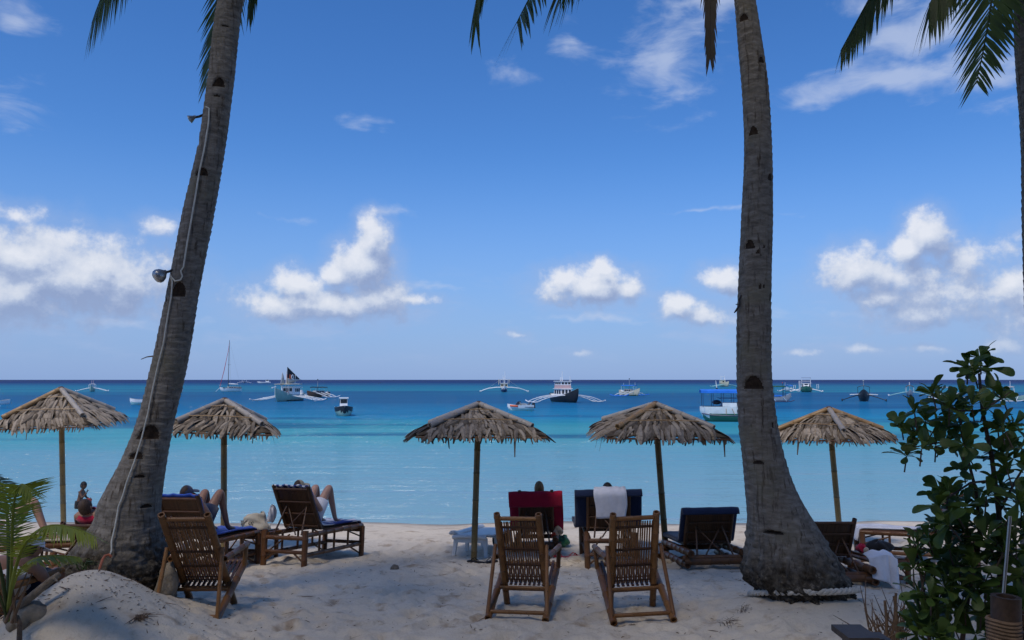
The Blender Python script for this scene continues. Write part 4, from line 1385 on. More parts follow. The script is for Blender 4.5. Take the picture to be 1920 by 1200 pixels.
def hull_mesh(L, B, D, bow=.5, stern=.15, mats=('paint_white', 'paint_dark', 'paint_grey'), band=.35, full=.5, transom=.55, draft=.25, nu=22, deck_drop=.12):
    mb = MB(); rows = []
    for i in range(nu + 1):
        t = i / nu; y = -L / 2 + L * t
        k = (1 - max(0, (t - full) / (1 - full)) ** 2.0) ** .75 if t > full else transom + (1 - transom) * math.sin(t / full * math.pi / 2)
        hb = max(.012, B / 2 * k)
        top = D + bow * max(0, (t - .45) / .55) ** 2 + stern * max(0, (.3 - t) / .3) ** 2
        keel = -draft + (top * .65 + draft) * max(0, (t - .80) / .20) ** 2.2
        yb = y + .10 * L * 0
        sec = []
        for s in range(9):
            a = (s - 4) / 4                                  # -1..1 gunwale to gunwale
            q = abs(a); w = hb * math.sin(min(1, q * 1.12) * math.pi / 2) ** .8 * (1 if q < 1 else 1.04)
            z = keel + (top - keel) * q ** 1.7
            sec.append(Vector((math.copysign(w, a) if q else 0, yb, z)))
        rows.append(sec)
    vs = [p for r in rows for p in r]; n = 9
    for i in range(nu):
        for s in range(8):
            q = [i * n + s, i * n + s + 1, (i + 1) * n + s + 1, (i + 1) * n + s]
            zc = sum(vs[j].z for j in q) / 4
            mb.f.append(tuple(q)); mb.m.append(1 if zc < band * D else 0)
    mb.v = [tuple(p) for p in vs]
    dk = []
    for r in rows:                                           # deck a little below the gunwale
        dk += [r[0] + Vector((.03 * B, 0, -deck_drop * D)), r[8] + Vector((-.03 * B, 0, -deck_drop * D))]
    mb.add(dk, [(2 * i, 2 * i + 2, 2 * i + 3, 2 * i + 1) for i in range(nu)], 2)
    mb.add([rows[i][s] for i in (0,) for s in range(9)], [tuple(range(9))], 0)
    for side in (0, 8):                                       # gunwale strip
        st = []
        for r in rows:
            st += [r[side] + Vector((0, 0, .02)), r[side] + Vector(((.03 if side == 0 else -.03) * B, 0, -deck_drop * D))]
        mb.add(st, [(2 * i, 2 * i + 1, 2 * i + 3, 2 * i + 2) if side == 0 else (2 * i, 2 * i + 2, 2 * i + 3, 2 * i + 1) for i in range(nu)], 2)
    return mb.mesh('hull', [MATS[m] for m in mats])


def hull(t, *a, **k):
    return put('hull', hull_mesh(*a, **k), t)


def house(t, y, z, W, Ln, H, mat, wins=(), name='cabin', roof=None, taper=.96, over=.12):
    o = MB().box((0, y, z + H / 2), (W, Ln, H), taper=taper).build(name, MATS[mat], t, smooth=False)
    for (face, cx, cz, ww, wh) in wins:                       # windows stand a little proud of the wall
        if face in 'fb':
            s = 1 if face == 'f' else -1
            MB().box((cx, y + s * (Ln / 2 * .985 + .012), z + cz), (ww, .03, wh)).build('window', MATS['window_dark'], o, smooth=False)
        else:
            s = 1 if face == 'r' else -1
            MB().box((s * (W / 2 * .985 + .012), y + cx, z + cz), (.03, ww, wh)).build('window', MATS['window_dark'], o, smooth=False)
    if roof:
        MB().box((0, y, z + H + .05), (W + over * 2, Ln + over * 2, .09)).build('roof', MATS[roof], t, smooth=False)
    return o


def canopy(t, y, z, W, Ln, H, mat, posts=2, pm='paint_white', arch=.0, pr=.03):
    o = MB().grid(lambda u, v: Vector(((u - .5) * W, y + (v - .5) * Ln, z + H + arch * (1 - (2 * u - 1) ** 2))), 8, 4).build('canopy', MATS[mat], t)
    o.modifiers.new('thickness', 'SOLIDIFY').thickness = .08
    for i in range(posts):
        yy = y + ((i / (posts - 1)) - .5) * Ln * .92 if posts > 1 else y
        for x in (-W * .47, W * .47):
            MB().tube([(x, yy, z), (x, yy, z + H)], pr, 6).build('canopy_post', MATS[pm], t)


def mast(t, x, y, z0, z1, r=.05, mat='paint_white', tip=None):
    o = MB().tube([(x, y, z0), (x, y, (z0 + z1) / 2), (x, y, z1)], [r, r * .85, r * .6], 7).build('mast', MATS[mat], t)
    if tip:
        MB().ball((x, y, z1), r * 2.2, 8, 6).build('masthead', MATS[tip], o)
    return o


def outriggers(t, L, span, z, ys, fl, mat='paint_white', fm='paint_white', r=.055, drop=.25, rails=1, bend=.0, yf=0.0):
    for sx in (-1, 1):
        for y in ys:
            p = [(0, y, z), (sx * span * .16, y, z - (z - drop) * (.22 - bend)), (sx * span * .32, y + .02, z - (z - drop) * (.55 - bend * 1.6)), (sx * span * .43, y + .03, z - (z - drop) * (.82 - bend)), (sx * span * .5, y + .05, drop)]
            MB().tube(p, [r * 1.2, r * 1.2, r, r * .9, r * .8], 7).build('outrigger_arm', MATS[mat], t)
        n = 7
        MB().tube([(sx * span * .5, yf - fl / 2 + fl * i / n, drop - .06 + .25 * (2 * i / n - 1) ** 4) for i in range(n + 1)], [r * 1.3] * (n + 1), 7).build('float', MATS[fm], t)
        for k in range(rails):
            q = .36 + .12 * k
            MB().tube([(sx * span * q, min(ys) - .2, z + .01 - (z - drop) * (.55 - bend)), (sx * span * q, max(ys) + .2, z + .01 - (z - drop) * (.55 - bend))], r * .5, 6).build('cross_pole', MATS[mat], t)


def sail(t, pts, mat, name='sail'):
    pts = [Vector(p) for p in pts]; n = 8; nr = (pts[1] - pts[0]).cross(pts[2] - pts[0]).normalized()

    def fn(u, v):
        p = pts[0] * (1 - v) + (pts[1] * (1 - u) + pts[2] * u) * v
        return p + nr * .25 * math.sin(math.pi * v) * math.sin(math.pi * u)
    o = MB().grid(fn, n, n).build(name, MATS[mat], t); o.modifiers.new('thickness', 'SOLIDIFY').thickness = .03
    return o


G_B = 'outrigger boats at anchor'
G_M = 'motor boats at anchor'

# 1: big pale green outrigger boat with black sails
t, s = boat_root('outrigger_boat', 'pale green outrigger boat with black and grey sails bearing a white ring', 541, 752, 155, group=G_B)
hull(t, 9.6, 2.3, 1.0, bow=1.2, stern=.3, mats=('paint_seagreen', 'paint_dark', 'paint_white'), band=.06)
house(t, -1.0, 1.05, 1.9, 2.9, 1.25, 'paint_white', [('f', -.55, .82, .42, .5), ('f', 0, .82, .42, .5), ('f', .55, .82, .42, .5)] + [(c, q, .75, .5, .55) for c in 'lr' for q in (-.9, -.2, .5)], roof='paint_white')
lr_ = MB(); lr_.tube([(.24 * math.cos(a / 12 * 6.283), .47, 1.35 + .24 * math.sin(a / 12 * 6.283)) for a in range(13)], .05, 6); lr_.build('life_ring', MATS['paint_red'], t)
canopy(t, .1, 1.05, 2.4, 5.6, 1.75, 'paint_cream', 3, arch=.06)
for (x, y, z1) in ((0, 2.6, 4.6), (.35, .3, 4.9), (-.35, -1.6, 4.4)):
    mast(t, x, y, 1.0, z1, .07)
sail(t, [(0, .75, 5.6), (0, .75, 2.75), (-.3, -3.4, 3.65)], 'sail_black')
for sx in (-1, 1):
    sail(t, [(sx * .07, .7, 3.75), (sx * .07, .7, 2.72), (-.3 + sx * .07, -3.9, 3.55)], 'sail_grey')
sail(t, [(0, 2.55, 4.7), (0, 3.2, 2.55), (0, 1.5, 2.75)], 'sail_grey')
for sx in (-1, 1):
    em = MB(); c0 = Vector((-.04 + sx * .32, -.45, 3.95))
    em.tube([c0 + Vector((sx * .02, .34 * math.cos(a / 16 * 6.283), .34 * math.sin(a / 16 * 6.283))) for a in range(17)], .08, 6)
    em.tube([c0 + Vector((sx * .02, -.05, -.33)), c0 + Vector((sx * .02, -.35, -.5)), c0 + Vector((sx * .02, -.55, -.36))], .07, 6)
    em.build('sail_emblem', MATS['paint_white'], t)
    MB().box(c0 + Vector((-sx * .08, .55, .05)), (.04, .5, .8)).build('sail_patch', MATS['paint_orange'], t)
outriggers(t, 9.6, 10.6, 1.05, (-2.4, -.6, 1.2), 6.0, r=.065, drop=.2)
MB().box((0, -4.5, 1.3), (.9, .6, .9), taper=.8).build('outboard_engine', MATS['paint_white'], t)
MB().tube([(0, 4.7, 2.4), (0, 5.5, 2.3), (.0, 6.0, 2.25)], [.09, .07, .12], 6).build('bowsprit', MATS['paint_white'], t)

# 2: brown outrigger boat behind it
t, s = boat_root('outrigger_boat', 'brown outrigger boat with a dark awning, just right of the black sails', 596, 745, 128, group=G_B)
hull(t, 5.4, 1.5, .9, bow=.5, stern=.2, mats=('paint_brown', 'paint_dark', 'paint_white'), band=.0)
house(t, -.2, .85, 1.1, 2.2, .5, 'paint_grey', [(c, q, .25, .4, .25) for c in 'lr' for q in (-.6, 0, .6)])
canopy(t, -.2, .85, 1.8, 3.0, 1.15, 'paint_dark', 2, 'paint_grey', .12)
mast(t, 0, .1, .9, 3.5, .06, 'paint_grey', 'paint_dark')
outriggers(t, 5.4, 8.2, 1.0, (-1.3, -.2, .9), 4.4, r=.06, drop=.18)

# 3: white boat head-on (945)
t, s = boat_root('outrigger_boat', 'white outrigger boat head-on at the horizon with wide wing-like outriggers', 945, 735, 182, group=G_B)
hull(t, 9, 1.9, 1.1, bow=.7, stern=.3, mats=('paint_white', 'paint_navy', 'paint_white'), band=.9)
house(t, -.6, 1.25, 2.0, 3.0, 1.2, 'paint_cream', [('f', q, .7, .45, .5) for q in (-.6, 0, .6)], roof='paint_white')
canopy(t, -.6, 2.55, 2.4, 3.0, 1.0, 'paint_white', 2, arch=.05, pr=.05)
mast(t, -.25, .4, 2.4, 5.9, .09); mast(t, .25, -.4, 2.4, 4.9, .08); mast(t, 0, 1.2, 1.5, 4.3, .08)
for sx in (-1, 1):
    MB().box((sx * 1.5, -.8, 2.9), (.10, 1.4, 1.6)).build('side_frame', MATS['paint_cream'], t)
    MB().tube([(0, 0, 4.2), (sx * 4.6, .2, 1.1)], .025, 5).build('stay', MATS['paint_grey'], t)
outriggers(t, 9, 13.6, 1.35, (-1.6, -.2, 1.3), 6.5, r=.11, drop=.15, bend=.2)

# 4: black hulled double-decker (1060)
t, s = boat_root('outrigger_boat', 'black hulled outrigger boat with a white two storey cabin', 1060, 754, 206, group=G_B)
hull(t, 9, 2.3, 1.05, bow=1.15, stern=.35, mats=('paint_dark', 'paint_dark', 'paint_white'), band=.1, full=.4)
house(t, -.9, 1.0, 1.85, 2.7, 1.05, 'paint_white', [('f', q, .62, .36, .62) for q in (-.58, 0, .58)] + [(c, q, .6, .5, .6) for c in 'lr' for q in (-.8, 0, .8)], roof='paint_white')
house(t, -.9, 2.12, 1.75, 2.5, .55, 'paint_pink')
house(t, -.9, 2.67, 1.7, 2.4, .55, 'paint_white', [('f', q, .28, .36, .3) for q in (-.55, 0, .55)] + [(c, q, .28, .5, .3) for c in 'lr' for q in (-.7, 0, .7)], roof='paint_white')
for (x, y, z1) in ((-.75, .2, 4.0), (.1, -.9, 4.9), (.75, -.2, 3.9)):
    mast(t, x, y, 2.6, z1, .06)
outriggers(t, 9, 11.2, 1.15, (-1.8, 0, 1.8), 5.5, r=.065, drop=.12, bend=.14)

# 5: blue canopy (1181)
t, s = boat_root('outrigger_boat', 'cream outrigger boat with a thin blue awning and mast, right of centre', 1181, 742, 242, group=G_B)
hull(t, 4.9, 1.6, .95, bow=.75, stern=.35, mats=('paint_cream', 'paint_forest', 'paint_white'), band=.15)
house(t, -.3, .9, 1.1, 1.7, .55, 'paint_grey', [(c, q, .3, .4, .25) for c in 'lr' for q in (-.5, 0, .5)])
canopy(t, -.2, .9, 1.7, 3.2, 1.35, 'paint_blue', 2, 'paint_white', .1)
mast(t, 0, -.1, .9, 3.7, .06, 'paint_grey', 'paint_dark'); mast(t, 0, 1.3, .9, 2.9, .04); mast(t, 0, -1.5, .9, 2.8, .04)
outriggers(t, 4.9, 9.6, 1.0, (-1.2, 0, 1.2), 4.6, r=.07, drop=.15, fm='paint_blue')

# 6: leftmost far bangka (172)
t, s = boat_root('outrigger_boat', 'small white outrigger boat behind the leftmost umbrella peak', 173, 734, 172, group=G_B)
hull(t, 6, 1.3, .9, bow=.8, stern=.2, mats=('paint_seagreen', 'paint_dark', 'paint_white'), band=.1)
canopy(t, -.2, .9, 1.7, 2.4, 1.2, 'paint_white', 2, arch=.2, pr=.05)
mast(t, -.3, .8, .9, 3.4, .06, 'paint_pink'); mast(t, .3, -.6, .9, 3.7, .06, 'paint_pink')
house(t, -.3, .85, .9, 1.2, .45, 'paint_white')
outriggers(t, 6, 8.2, 1.15, (-1.0, .1, 1.1), 4.4, r=.10, drop=.15)

# 7: tiny far one (458)
t, s = boat_root('outrigger_boat', 'tiny white canopied outrigger boat on the horizon by the yacht', 458, 718, 176, group=G_B)
hull(t, 9, 2.2, 1.2, bow=.8, mats=('paint_grey', 'paint_navy', 'paint_white')); canopy(t, 0, 1.2, 5.0, 5, 1.8, 'paint_white', 2, arch=.3, pr=.1); outriggers(t, 9, 14, 1.4, (-1.5, 1.5), 6, r=.14, drop=.2, rails=0)

# 8: yellowish far bangka (1358)
t, s = boat_root('outrigger_boat', 'cream outrigger boat with a bare white frame, above the blue canopied boat', 1359, 725, 205, group=G_B)
hull(t, 9, 2.9, 1.6, bow=1.2, stern=1.2, mats=('paint_cream', 'paint_cream', 'paint_forest'))
house(t, -2.6, 1.5, 2.4, 2.2, 1.9, 'paint_cream', [('f', 0, 1.1, .8, .6)], roof='paint_white')
for x in (-1.0, 1.0):
    mast(t, x, -2.2, 3.0, 5.6, .14)
MB().tube([(-1.0, -2.2, 5.1), (1.0, -2.2, 5.1)], .12, 6).build('cross_bar', MATS['paint_white'], t)
outriggers(t, 9, 13, 1.2, (-1.6, 0, 1.6), 6, 'paint_aqua', 'paint_aqua', r=.14, drop=.2, rails=1)

# 9: white two deck dive boat (1515)
t, s = boat_root('dive_boat', 'tall white double-deck boat right of the roped palm, at the horizon', 1512, 735, 180, group=G_B)
hull(t, 10, 3.4, 1.1, bow=.7, stern=.2, mats=('paint_green', 'paint_navy', 'paint_white'), band=.25)
house(t, -.8, 1.0, 2.5, 4.2, 1.45, 'paint_white', [('f', -.95, .55, .36, .8), ('f', .95, .55, .36, .8), ('f', 0, 1.15, .9, .28), ('f', -.95, 1.2, .25, .3), ('f', .95, 1.2, .25, .3)] + [('r', q, .7, .6, .6) for q in (-1.4, -.4, .6)], roof='paint_white')
canopy(t, -.8, 2.5, 2.5, 4.2, 1.6, 'paint_navy', 3, 'paint_white', .0, .06)
for x in (-1.2, 1.2):
    MB().tube([(x, -2.8, 3.1), (x, 1.2, 3.1)], .05, 6).build('railing', MATS['paint_white'], t)
MB().tube([(-1.2, 1.2, 3.1), (1.2, 1.2, 3.1)], .05, 6).build('railing', MATS['paint_white'], t)
for (x, z) in ((-3.3, 2.2), (3.4, 1.9), (1.9, 3.2)):
    MB().tube([(x, 0, 1.0), (x, 0, z), (x * .86, 0, z), (x * .86, 0, 1.0)], .07, 6).build('davit', MATS['paint_white'], t)
outriggers(t, 10, 8.6, 1.1, (-1.8, 0, 1.8), 6, r=.11, drop=.15)
t, s = boat_root('outrigger_boat', 'small white boat with blue tarpaulin beside the tall double-deck boat', 1479, 734, 165, group=G_B)
hull(t, 5, 1.5, .9, bow=.5, mats=('paint_white', 'paint_grey', 'paint_white')); canopy(t, -.4, .9, 2.0, 2.6, .75, 'paint_blue', 2, arch=.3); mast(t, .9, .6, .8, 2.8, .05)
outriggers(t, 5, 5.6, .95, (-.8, .8), 3.6, r=.07, drop=.12, rails=1)

# 10: dark one right of the trunk (1470)
t, s = boat_root('outrigger_boat', 'grey outrigger boat with a dark awning poking out right of the roped palm', 1456, 753, 282, group=G_B)
hull(t, 4.6, 1.3, .7, bow=.7, stern=.2, mats=('paint_grey', 'paint_dark', 'paint_lightblue'), band=.1)
canopy(t, .4, .9, 1.2, 1.9, 1.5, 'paint_forest', 2, 'paint_dark', .15); mast(t, 0, 1.0, .7, 3.0, .04, 'paint_dark', 'paint_red')
MB().box((0, -.3, .95), (1.0, 2.2, .16)).build('seat_cover', MATS['paint_blue'], t)
outriggers(t, 4.6, 6.0, .8, (-.8, .9), 4.2, 'paint_lightblue', 'paint_navy', r=.05, drop=.12, rails=1)

# 11: dark bow-on (1620)
t, s = boat_root('outrigger_boat', 'dark outrigger boat bow-on, between roped palm and shrub', 1620, 752, 180, group=G_B)
hull(t, 7, 1.7, 1.1, bow=.9, stern=.2, mats=('paint_dark', 'paint_dark', 'paint_grey'), band=.2)
canopy(t, -.6, 1.0, 1.9, 2.6, 1.3, 'paint_dark', 2, 'paint_dark', .25); mast(t, 0, .2, 1.0, 3.3, .06, 'paint_grey', 'paint_grey')
MB().box((0, 2.0, 1.3), (1.3, .5, .5), taper=.5).build('bow_locker', MATS['paint_grey'], t)
outriggers(t, 7, 6.6, 1.15, (-.9, .6), 4.6, 'paint_dark', 'paint_dark', r=.06, drop=.12, rails=0)
for sx in (-1, 1):
    MB().tube([(sx * .6, 1.2, 1.15), (sx * 2.1, 1.2, 1.05)], .06, 6).build('spar', MATS['paint_white'], t)

# 12, 13: behind the shrub
t, s = boat_root('outrigger_boat', 'small far outrigger boat left of the shrub tip', 1706, 743, 184, group=G_B)
hull(t, 6, 1.2, .8, bow=.6, mats=('paint_grey', 'paint_dark', 'paint_white')); canopy(t, 0, .8, 1.5, 2.2, 1.2, 'paint_brown', 2, 'paint_white', .35); mast(t, 0, .1, .8, 3.0, .09)
outriggers(t, 6, 8, 1.0, (-.8, .8), 4.4, r=.06, drop=.12, rails=0, mat='paint_aqua')
t, s = boat_root('outrigger_boat', 'long low outrigger boat half hidden by the shrub at the right edge', 1898, 752, 262, group=G_B)
hull(t, 5.0, 1.3, .7, bow=.6, stern=.4, mats=('paint_seagreen', 'paint_dark', 'paint_white'), band=.1); canopy(t, -.3, .7, 1.2, 1.3, 1.6, 'paint_grey', 2, 'paint_white', .15); mast(t, 0, -.2, .7, 3.3, .05)
outriggers(t, 5.0, 5.5, .8, (-.9, .9), 4.4, r=.05, drop=.12, rails=0)
t, s = boat_root('outrigger_boat', 'pale outrigger boat glimpsed through the shrub leaves', 1775, 748, 250, group=G_B)
hull(t, 5.0, 1.3, .8, bow=.5, mats=('paint_white', 'paint_red', 'paint_white'), band=.2); canopy(t, 0, .8, 1.3, 2.2, 1.3, 'paint_grey', 2, 'paint_dark', .1)
outriggers(t, 5.0, 5.5, .9, (-.9, .9), 4.2, r=.05, drop=.12, rails=0)

# sailing yacht
t, s = boat_root('sailing_yacht', 'white sailing yacht with a tall bare mast and red furled foresail', 432, 734, 113, 'yacht')
hull(t, 6.6, 2.1, .95, bow=.4, stern=.15, mats=('paint_white', 'paint_navy', 'paint_brown'), band=-.3, full=.45)
for sx in (-1, 1):
    MB().tube([(sx * (1.03 if q < 2 else .7), -3.1 + q * 1.9, 1.02 + .03 * q) for q in range(4)], .09, 6).build('rub_rail', MATS['paint_brown'], t)
house(t, -.4, .95, 1.1, 2.4, .42, 'paint_white', [(c, q, .22, .45, .16) for c in 'lr' for q in (-.7, 0, .7)], roof='paint_cream', over=.03)
mast(t, 0, .7, .9, 15.4, .085, 'paint_dark')
MB().tube([(0, .6, 2.3), (0, -1.0, 2.2), (0, -2.3, 2.1)], [.16, .24, .12], 8).build('furled_mainsail', MATS['paint_white'], t)
MB().tube([(0, 3.3, 1.2), (0, 2.1, 6.2), (0, 1.0, 12.0), (0, .72, 14.8)], [.06, .09, .06, .03], 6).build('furled_foresail', MATS['paint_red'], t)
for sx in (-1, 1):
    MB().tube([(sx * .95, .4, 1.0), (sx * .8, .6, 8.0), (0, .7, 14.6)], .018, 4).build('shroud', MATS['paint_grey'], t)
MB().tube([(0, -3.2, 1.1), (0, .68, 15.2)], .016, 4).build('backstay', MATS['paint_grey'], t)
MB().tube([(-1.0, .6, 8.0), (1.0, .6, 8.0)], .03, 5).build('spreader', MATS['paint_dark'], t)
MB().box((0, -2.5, 1.25), (1.2, .9, .4)).build('cockpit_cover', MATS['paint_grey'], t)
MB().tube([(0, 3.3, 1.1), (0, 4.6, -.2)], .05, 5).build('anchor_line', MATS['paint_white'], t)
MB().tube([(-.5, 2.9, 1.9), (0, 3.6, 1.9), (.5, 2.9, 1.9)], .03, 5).build('pulpit', MATS['paint_white'], t)


# motor boats
def motor_boat(label, px, py, yaw, L, B, D, mats, band=.45, wind=True, eng=True, cab=None, tint='window_dark'):
    t, s = boat_root('motor_boat', label, px, py, yaw, group=G_M)
    hull(t, L, B, D, bow=.28 * D, stern=.0, mats=mats, band=band, full=.55, transom=.85)
    if wind:
        MB().grid(lambda u, v: Vector(((u - .5) * B * .72, L * .12 - .35 * v + .25 * (1 - (2 * u - 1) ** 2), D * .95 + .45 * v)), 8, 3).build('windscreen', MATS[tint], t).modifiers.new('thickness', 'SOLIDIFY').thickness = .03
        MB().box((0, -L * .12, D * 1.05), (B * .6, L * .2, .35)).build('seats', MATS['paint_grey'], t)
    if cab:
        o = house(t, cab[0], D * .9, cab[1], cab[2], cab[3], 'paint_white', [(f_, 0, cab[3] * .72, cab[1] * .86, cab[3] * .42) for f_ in 'fb'] + [(c, 0, cab[3] * .72, cab[2] * .8, cab[3] * .42) for c in 'lr'], roof='paint_white', over=.08)
    if eng:
        MB().box((0, -L / 2 - .12, D * .95), (.38, .35, .6), taper=.7).build('outboard_engine', MATS['paint_dark'], t)
    return t


motor_boat('grey dinghy with a black outboard cut by the left edge', 2, 758, 295, 2.4, 1.2, .55, ('paint_white', 'paint_grey', 'paint_grey'), .2, wind=False)
motor_boat('small white open boat peeking out left of the leaning palm', 262, 759, 80, 2.6, 1.3, .75, ('paint_white', 'paint_aqua', 'paint_grey'), .5, wind=False, eng=False)
motor_boat('sliver of a white boat right of the leaning palm at the horizon', 330, 738, 250, 3.4, 1.5, 1.0, ('paint_white', 'paint_aqua', 'paint_grey'), .4, wind=False, eng=False)
t = motor_boat('tiny white motor boat on the horizon between yacht and black sails', 495, 719, 85, 12, 3.2, 1.5, ('paint_white', 'paint_white', 'paint_white'), 0, wind=False, eng=False, cab=(-3, 2.6, 3, 2.2))
motor_boat('dark hulled motor boat with a white wheelhouse facing the beach', 644, 779, 183, 4.2, 1.72, .80, ('paint_dark', 'paint_seagreen', 'paint_white'), .55, wind=False, cab=(-.1, .72, .7, .95))
t = motor_boat('white speedboat with an orange bow and slanted windscreens', 975, 770, 108, 3.0, 1.25, .62, ('paint_white', 'paint_aqua', 'paint_white'), .42, wind=True)
for sx in (-1, 1):
    MB().tube([(sx * (.60 if q < 3 else .60 - .14 * (q - 2) ** 1.5), -1.45 + q * .52, .38 + .02 * q) for q in range(6)], .035, 6).build('rubbing_strake', MATS['paint_dark'], t)
    MB().grid(lambda u, v: Vector((sx * (.62 - .30 * u ** 2.2 - .03 * v + .03), .45 + .85 * u, .42 + .20 * v + .07 * u)), 8, 2).build('bow_panel', MATS['paint_orange'], t).modifiers.new('thickness', 'SOLIDIFY').thickness = .02
MB().grid(lambda u, v: Vector(((u - .5) * .8, -1.0 - .25 * v, .62 + .35 * v)), 6, 2).build('rear_screen', MATS['window_dark'], t).modifiers.new('thickness', 'SOLIDIFY').thickness = .03

# blue canopied ferry
t, s = boat_root('ferry_boat', 'white boat with green bottom under a long blue canopy', 1374, 790, 96, 'boat')
hull(t, 5.4, 2.0, 1.25, bow=.0, stern=.0, mats=('paint_white', 'paint_green', 'paint_grey'), band=.42, full=.82, transom=.92)
for sx in (-1, 1):
    MB().tube([(sx * 1.02, -2.6, .52), (sx * 1.02, 0, .50), (sx * 1.0, 1.8, .56), (sx * .55, 2.55, .66)], .05, 6).build('hull_stripe', MATS['paint_navy'], t)
    MB().box((sx * 1.0, -.75, 1.40), (.06, 3.3, .34)).build('bulwark', MATS['paint_white'], t)
    for i in range(7):
        y = -2.5 + i * .83
        MB().tube([(sx * .98, y, 1.2), (sx * .98, y, 2.55)], .022, 6).build('canopy_post', MATS['paint_navy'], t)
    MB().tube([(sx * .98, -2.5, 1.95), (sx * .98, 1.2, 1.95)], .018, 5).build('railing', MATS['paint_navy'], t)
for (y0, z0, y1, z1) in ((.62, .62, .62, 1.1), (.15, 1.1, -.05, .62), (-.45, .62, -.45, 1.05), (-.52, .62, -.52, 1.05), (-.95, .62, -1.05, 1.1), (-1.05, 1.1, -1.15, .62)):
    MB().tube([(-1.045, y0, z0), (-1.045, y1, z1)], .028, 5).build('painted_stroke', MATS['paint_tan'], t)
    MB().tube([(1.045, y0, z0), (1.045, y1, z1)], .028, 5).build('painted_stroke', MATS['paint_tan'], t)
for y in (-.25, -.85):
    for sx in (-1, 1):
        MB().box((sx * 1.035, y, 1.12), (.02, .03, .9)).build('door_seam', MATS['paint_grey'], t)
o = MB().grid(lambda u, v: Vector(((u - .5) * 2.2, -2.65 + 5.3 * v, 2.55 + .16 * (1 - (2 * u - 1) ** 2))), 10, 6).build('canopy', MATS['paint_blue'], t); o.modifiers.new('thickness', 'SOLIDIFY').thickness = .05
for sx in (-1, 1):
    MB().box((sx * 1.1, 0, 2.48), (.03, 5.3, .18)).build('valance', MATS['paint_blue'], t)
MB().ball((0, 1.3, 1.6), (.3, .38, .2), 12, 8).build('engine_cover', MATS['paint_dark'], t)
MB().box((-.1, -.6, 1.1), (1.5, 3.2, .5)).build('benches', MATS['paint_navy'], t)
# marker pole
t, s = boat_root('marker_buoy', 'white marker pole on a dark float behind the blue canopied boat', 1344, 730, 0, 'buoy')
MB().lathe([(.25, -.2), (.42, .15), (.25, .6)], 10).build('float', MATS['paint_dark'], t)
MB().tube([(0, 0, .4), (-.15, 0, 1.6), (-.3, 0, 3.2)], [.17, .15, .08], 6).build('pole', MATS['paint_white'], t)

# ------------------------------------------------------------------ rope, cable, lamps
def tight_rope():
    cx, Y = at(1512, 1120, YR).x, YR
    base = trR(1118); c = base[0]; r = base[1] + .085
    t = thing('mooring_rope', 'thick twisted white rope tied round the base of the palm', 'rope', c + Vector((0, 0, .045)))
    for k in range(3):
        pts = []
        for i in range(181):
            a = 2 * math.pi * i / 180; ph = i * .62 + k * 2 * math.pi / 3
            rr = r * (1 + .02 * math.sin(3 * a) - .05 * max(0, -math.sin(a))) + .017 * math.cos(ph)
            tilt = -.15 * math.sin(a) + .025 * math.cos(a) + .012 * math.sin(2 * a + 1)
            pts.append((rr * math.cos(a), rr * math.sin(a), .017 * math.sin(ph) + tilt))
        MB().tube(pts, .0175, 7, cap=False).build('strand', MATS['rope_white'], t)


tight_rope()


def on_trunk(tr, px, py, out=.012):
    """point on the camera side of a trunk where the line of sight through px, py meets it"""
    c, r = tr(py); d = pix_dir(px, py); rr = r * 1.02 + out
    a = d.x * d.x + d.y * d.y; b = d.x * c.x + d.y * c.y; k = c.x * c.x + c.y * c.y - rr * rr
    disc = b * b - a * k
    t = (b - math.sqrt(disc)) / a if disc > 0 else b / a
    return Vector((0, 0, CAMZ)) + d * t


cable_px = [(386, 200), (392, 203), (391, 230), (383, 280), (374, 320), (366, 370), (359, 410), (351, 455), (344, 500), (339, 508), (342, 518), (338, 525), (328, 527), (320, 518)]
cable_px2 = [(319, 515), (323, 528), (321, 555), (313, 600), (306, 645), (297, 680), (286, 730), (277, 775), (266, 820), (252, 865), (237, 905), (230, 930), (222, 950), (216, 985), (209, 1015), (209, 1032), (204, 1046)]
cab = thing('light_cable', 'pale cable running down the leaning palm trunk', 'cable', on_trunk(trL, 340, 500))
_b = Vector(cab.location)
for lst in (cable_px, cable_px2):
    MB().tube([on_trunk(trL, *q, .020) - _b for q in lst], .0085, 6).build('cable_run', MATS['cord_pale'], cab)
MB().tube([on_trunk(trL, *q, o_) - _b for q, o_ in (((209, 1044), .04), ((204, 1040), .05), ((197, 1042), .05), ((192, 1050), .06), ((188, 1062), .10), ((183, 1078), .16))], .014, 7).build('hose_end', MATS['hose_orange'], cab)


def spot_lamp(label, px, aim, r, rounded=False):
    p = on_trunk(trL, px[0], px[1], .0)
    t = thing('spot_lamp', label, 'lamp', p, group='lamps on the leaning palm')
    d = Vector(aim).normalized(); q = d.to_track_quat('Z', 'Y').to_matrix()
    neck = Vector((-.035, -.01, .03))
    MB().tube([(0.03, .03, .06), neck * .6, neck + d * .05], .014, 7).build('bracket', MATS['dark_wood'], t)
    prof = [(.014, .0), (.022, .03), (.05 * r, .07 * r), (.082 * r, .13 * r), (.085 * r, .15 * r), (.07 * r, .145 * r), (.02, .09)]
    if rounded:
        prof = [(.018, .0), (.03, .02), (.062, .05), (.078, .09), (.074, .12), (.05, .145), (.02, .152)]
    m = MB().lathe(prof, 16); m.v = [tuple(q @ Vector(v) + neck + d * .02) for v in m.v]
    m.build('reflector', MATS['metal_grey'], t)
    b = MB().ball((0, 0, .12 * r), (.05 * r, .05 * r, .04 * r), 12, 8); b.v = [tuple(q @ Vector(v) + neck + d * .02) for v in b.v]
    b.build('bulb', MATS['clear_plastic'], t)


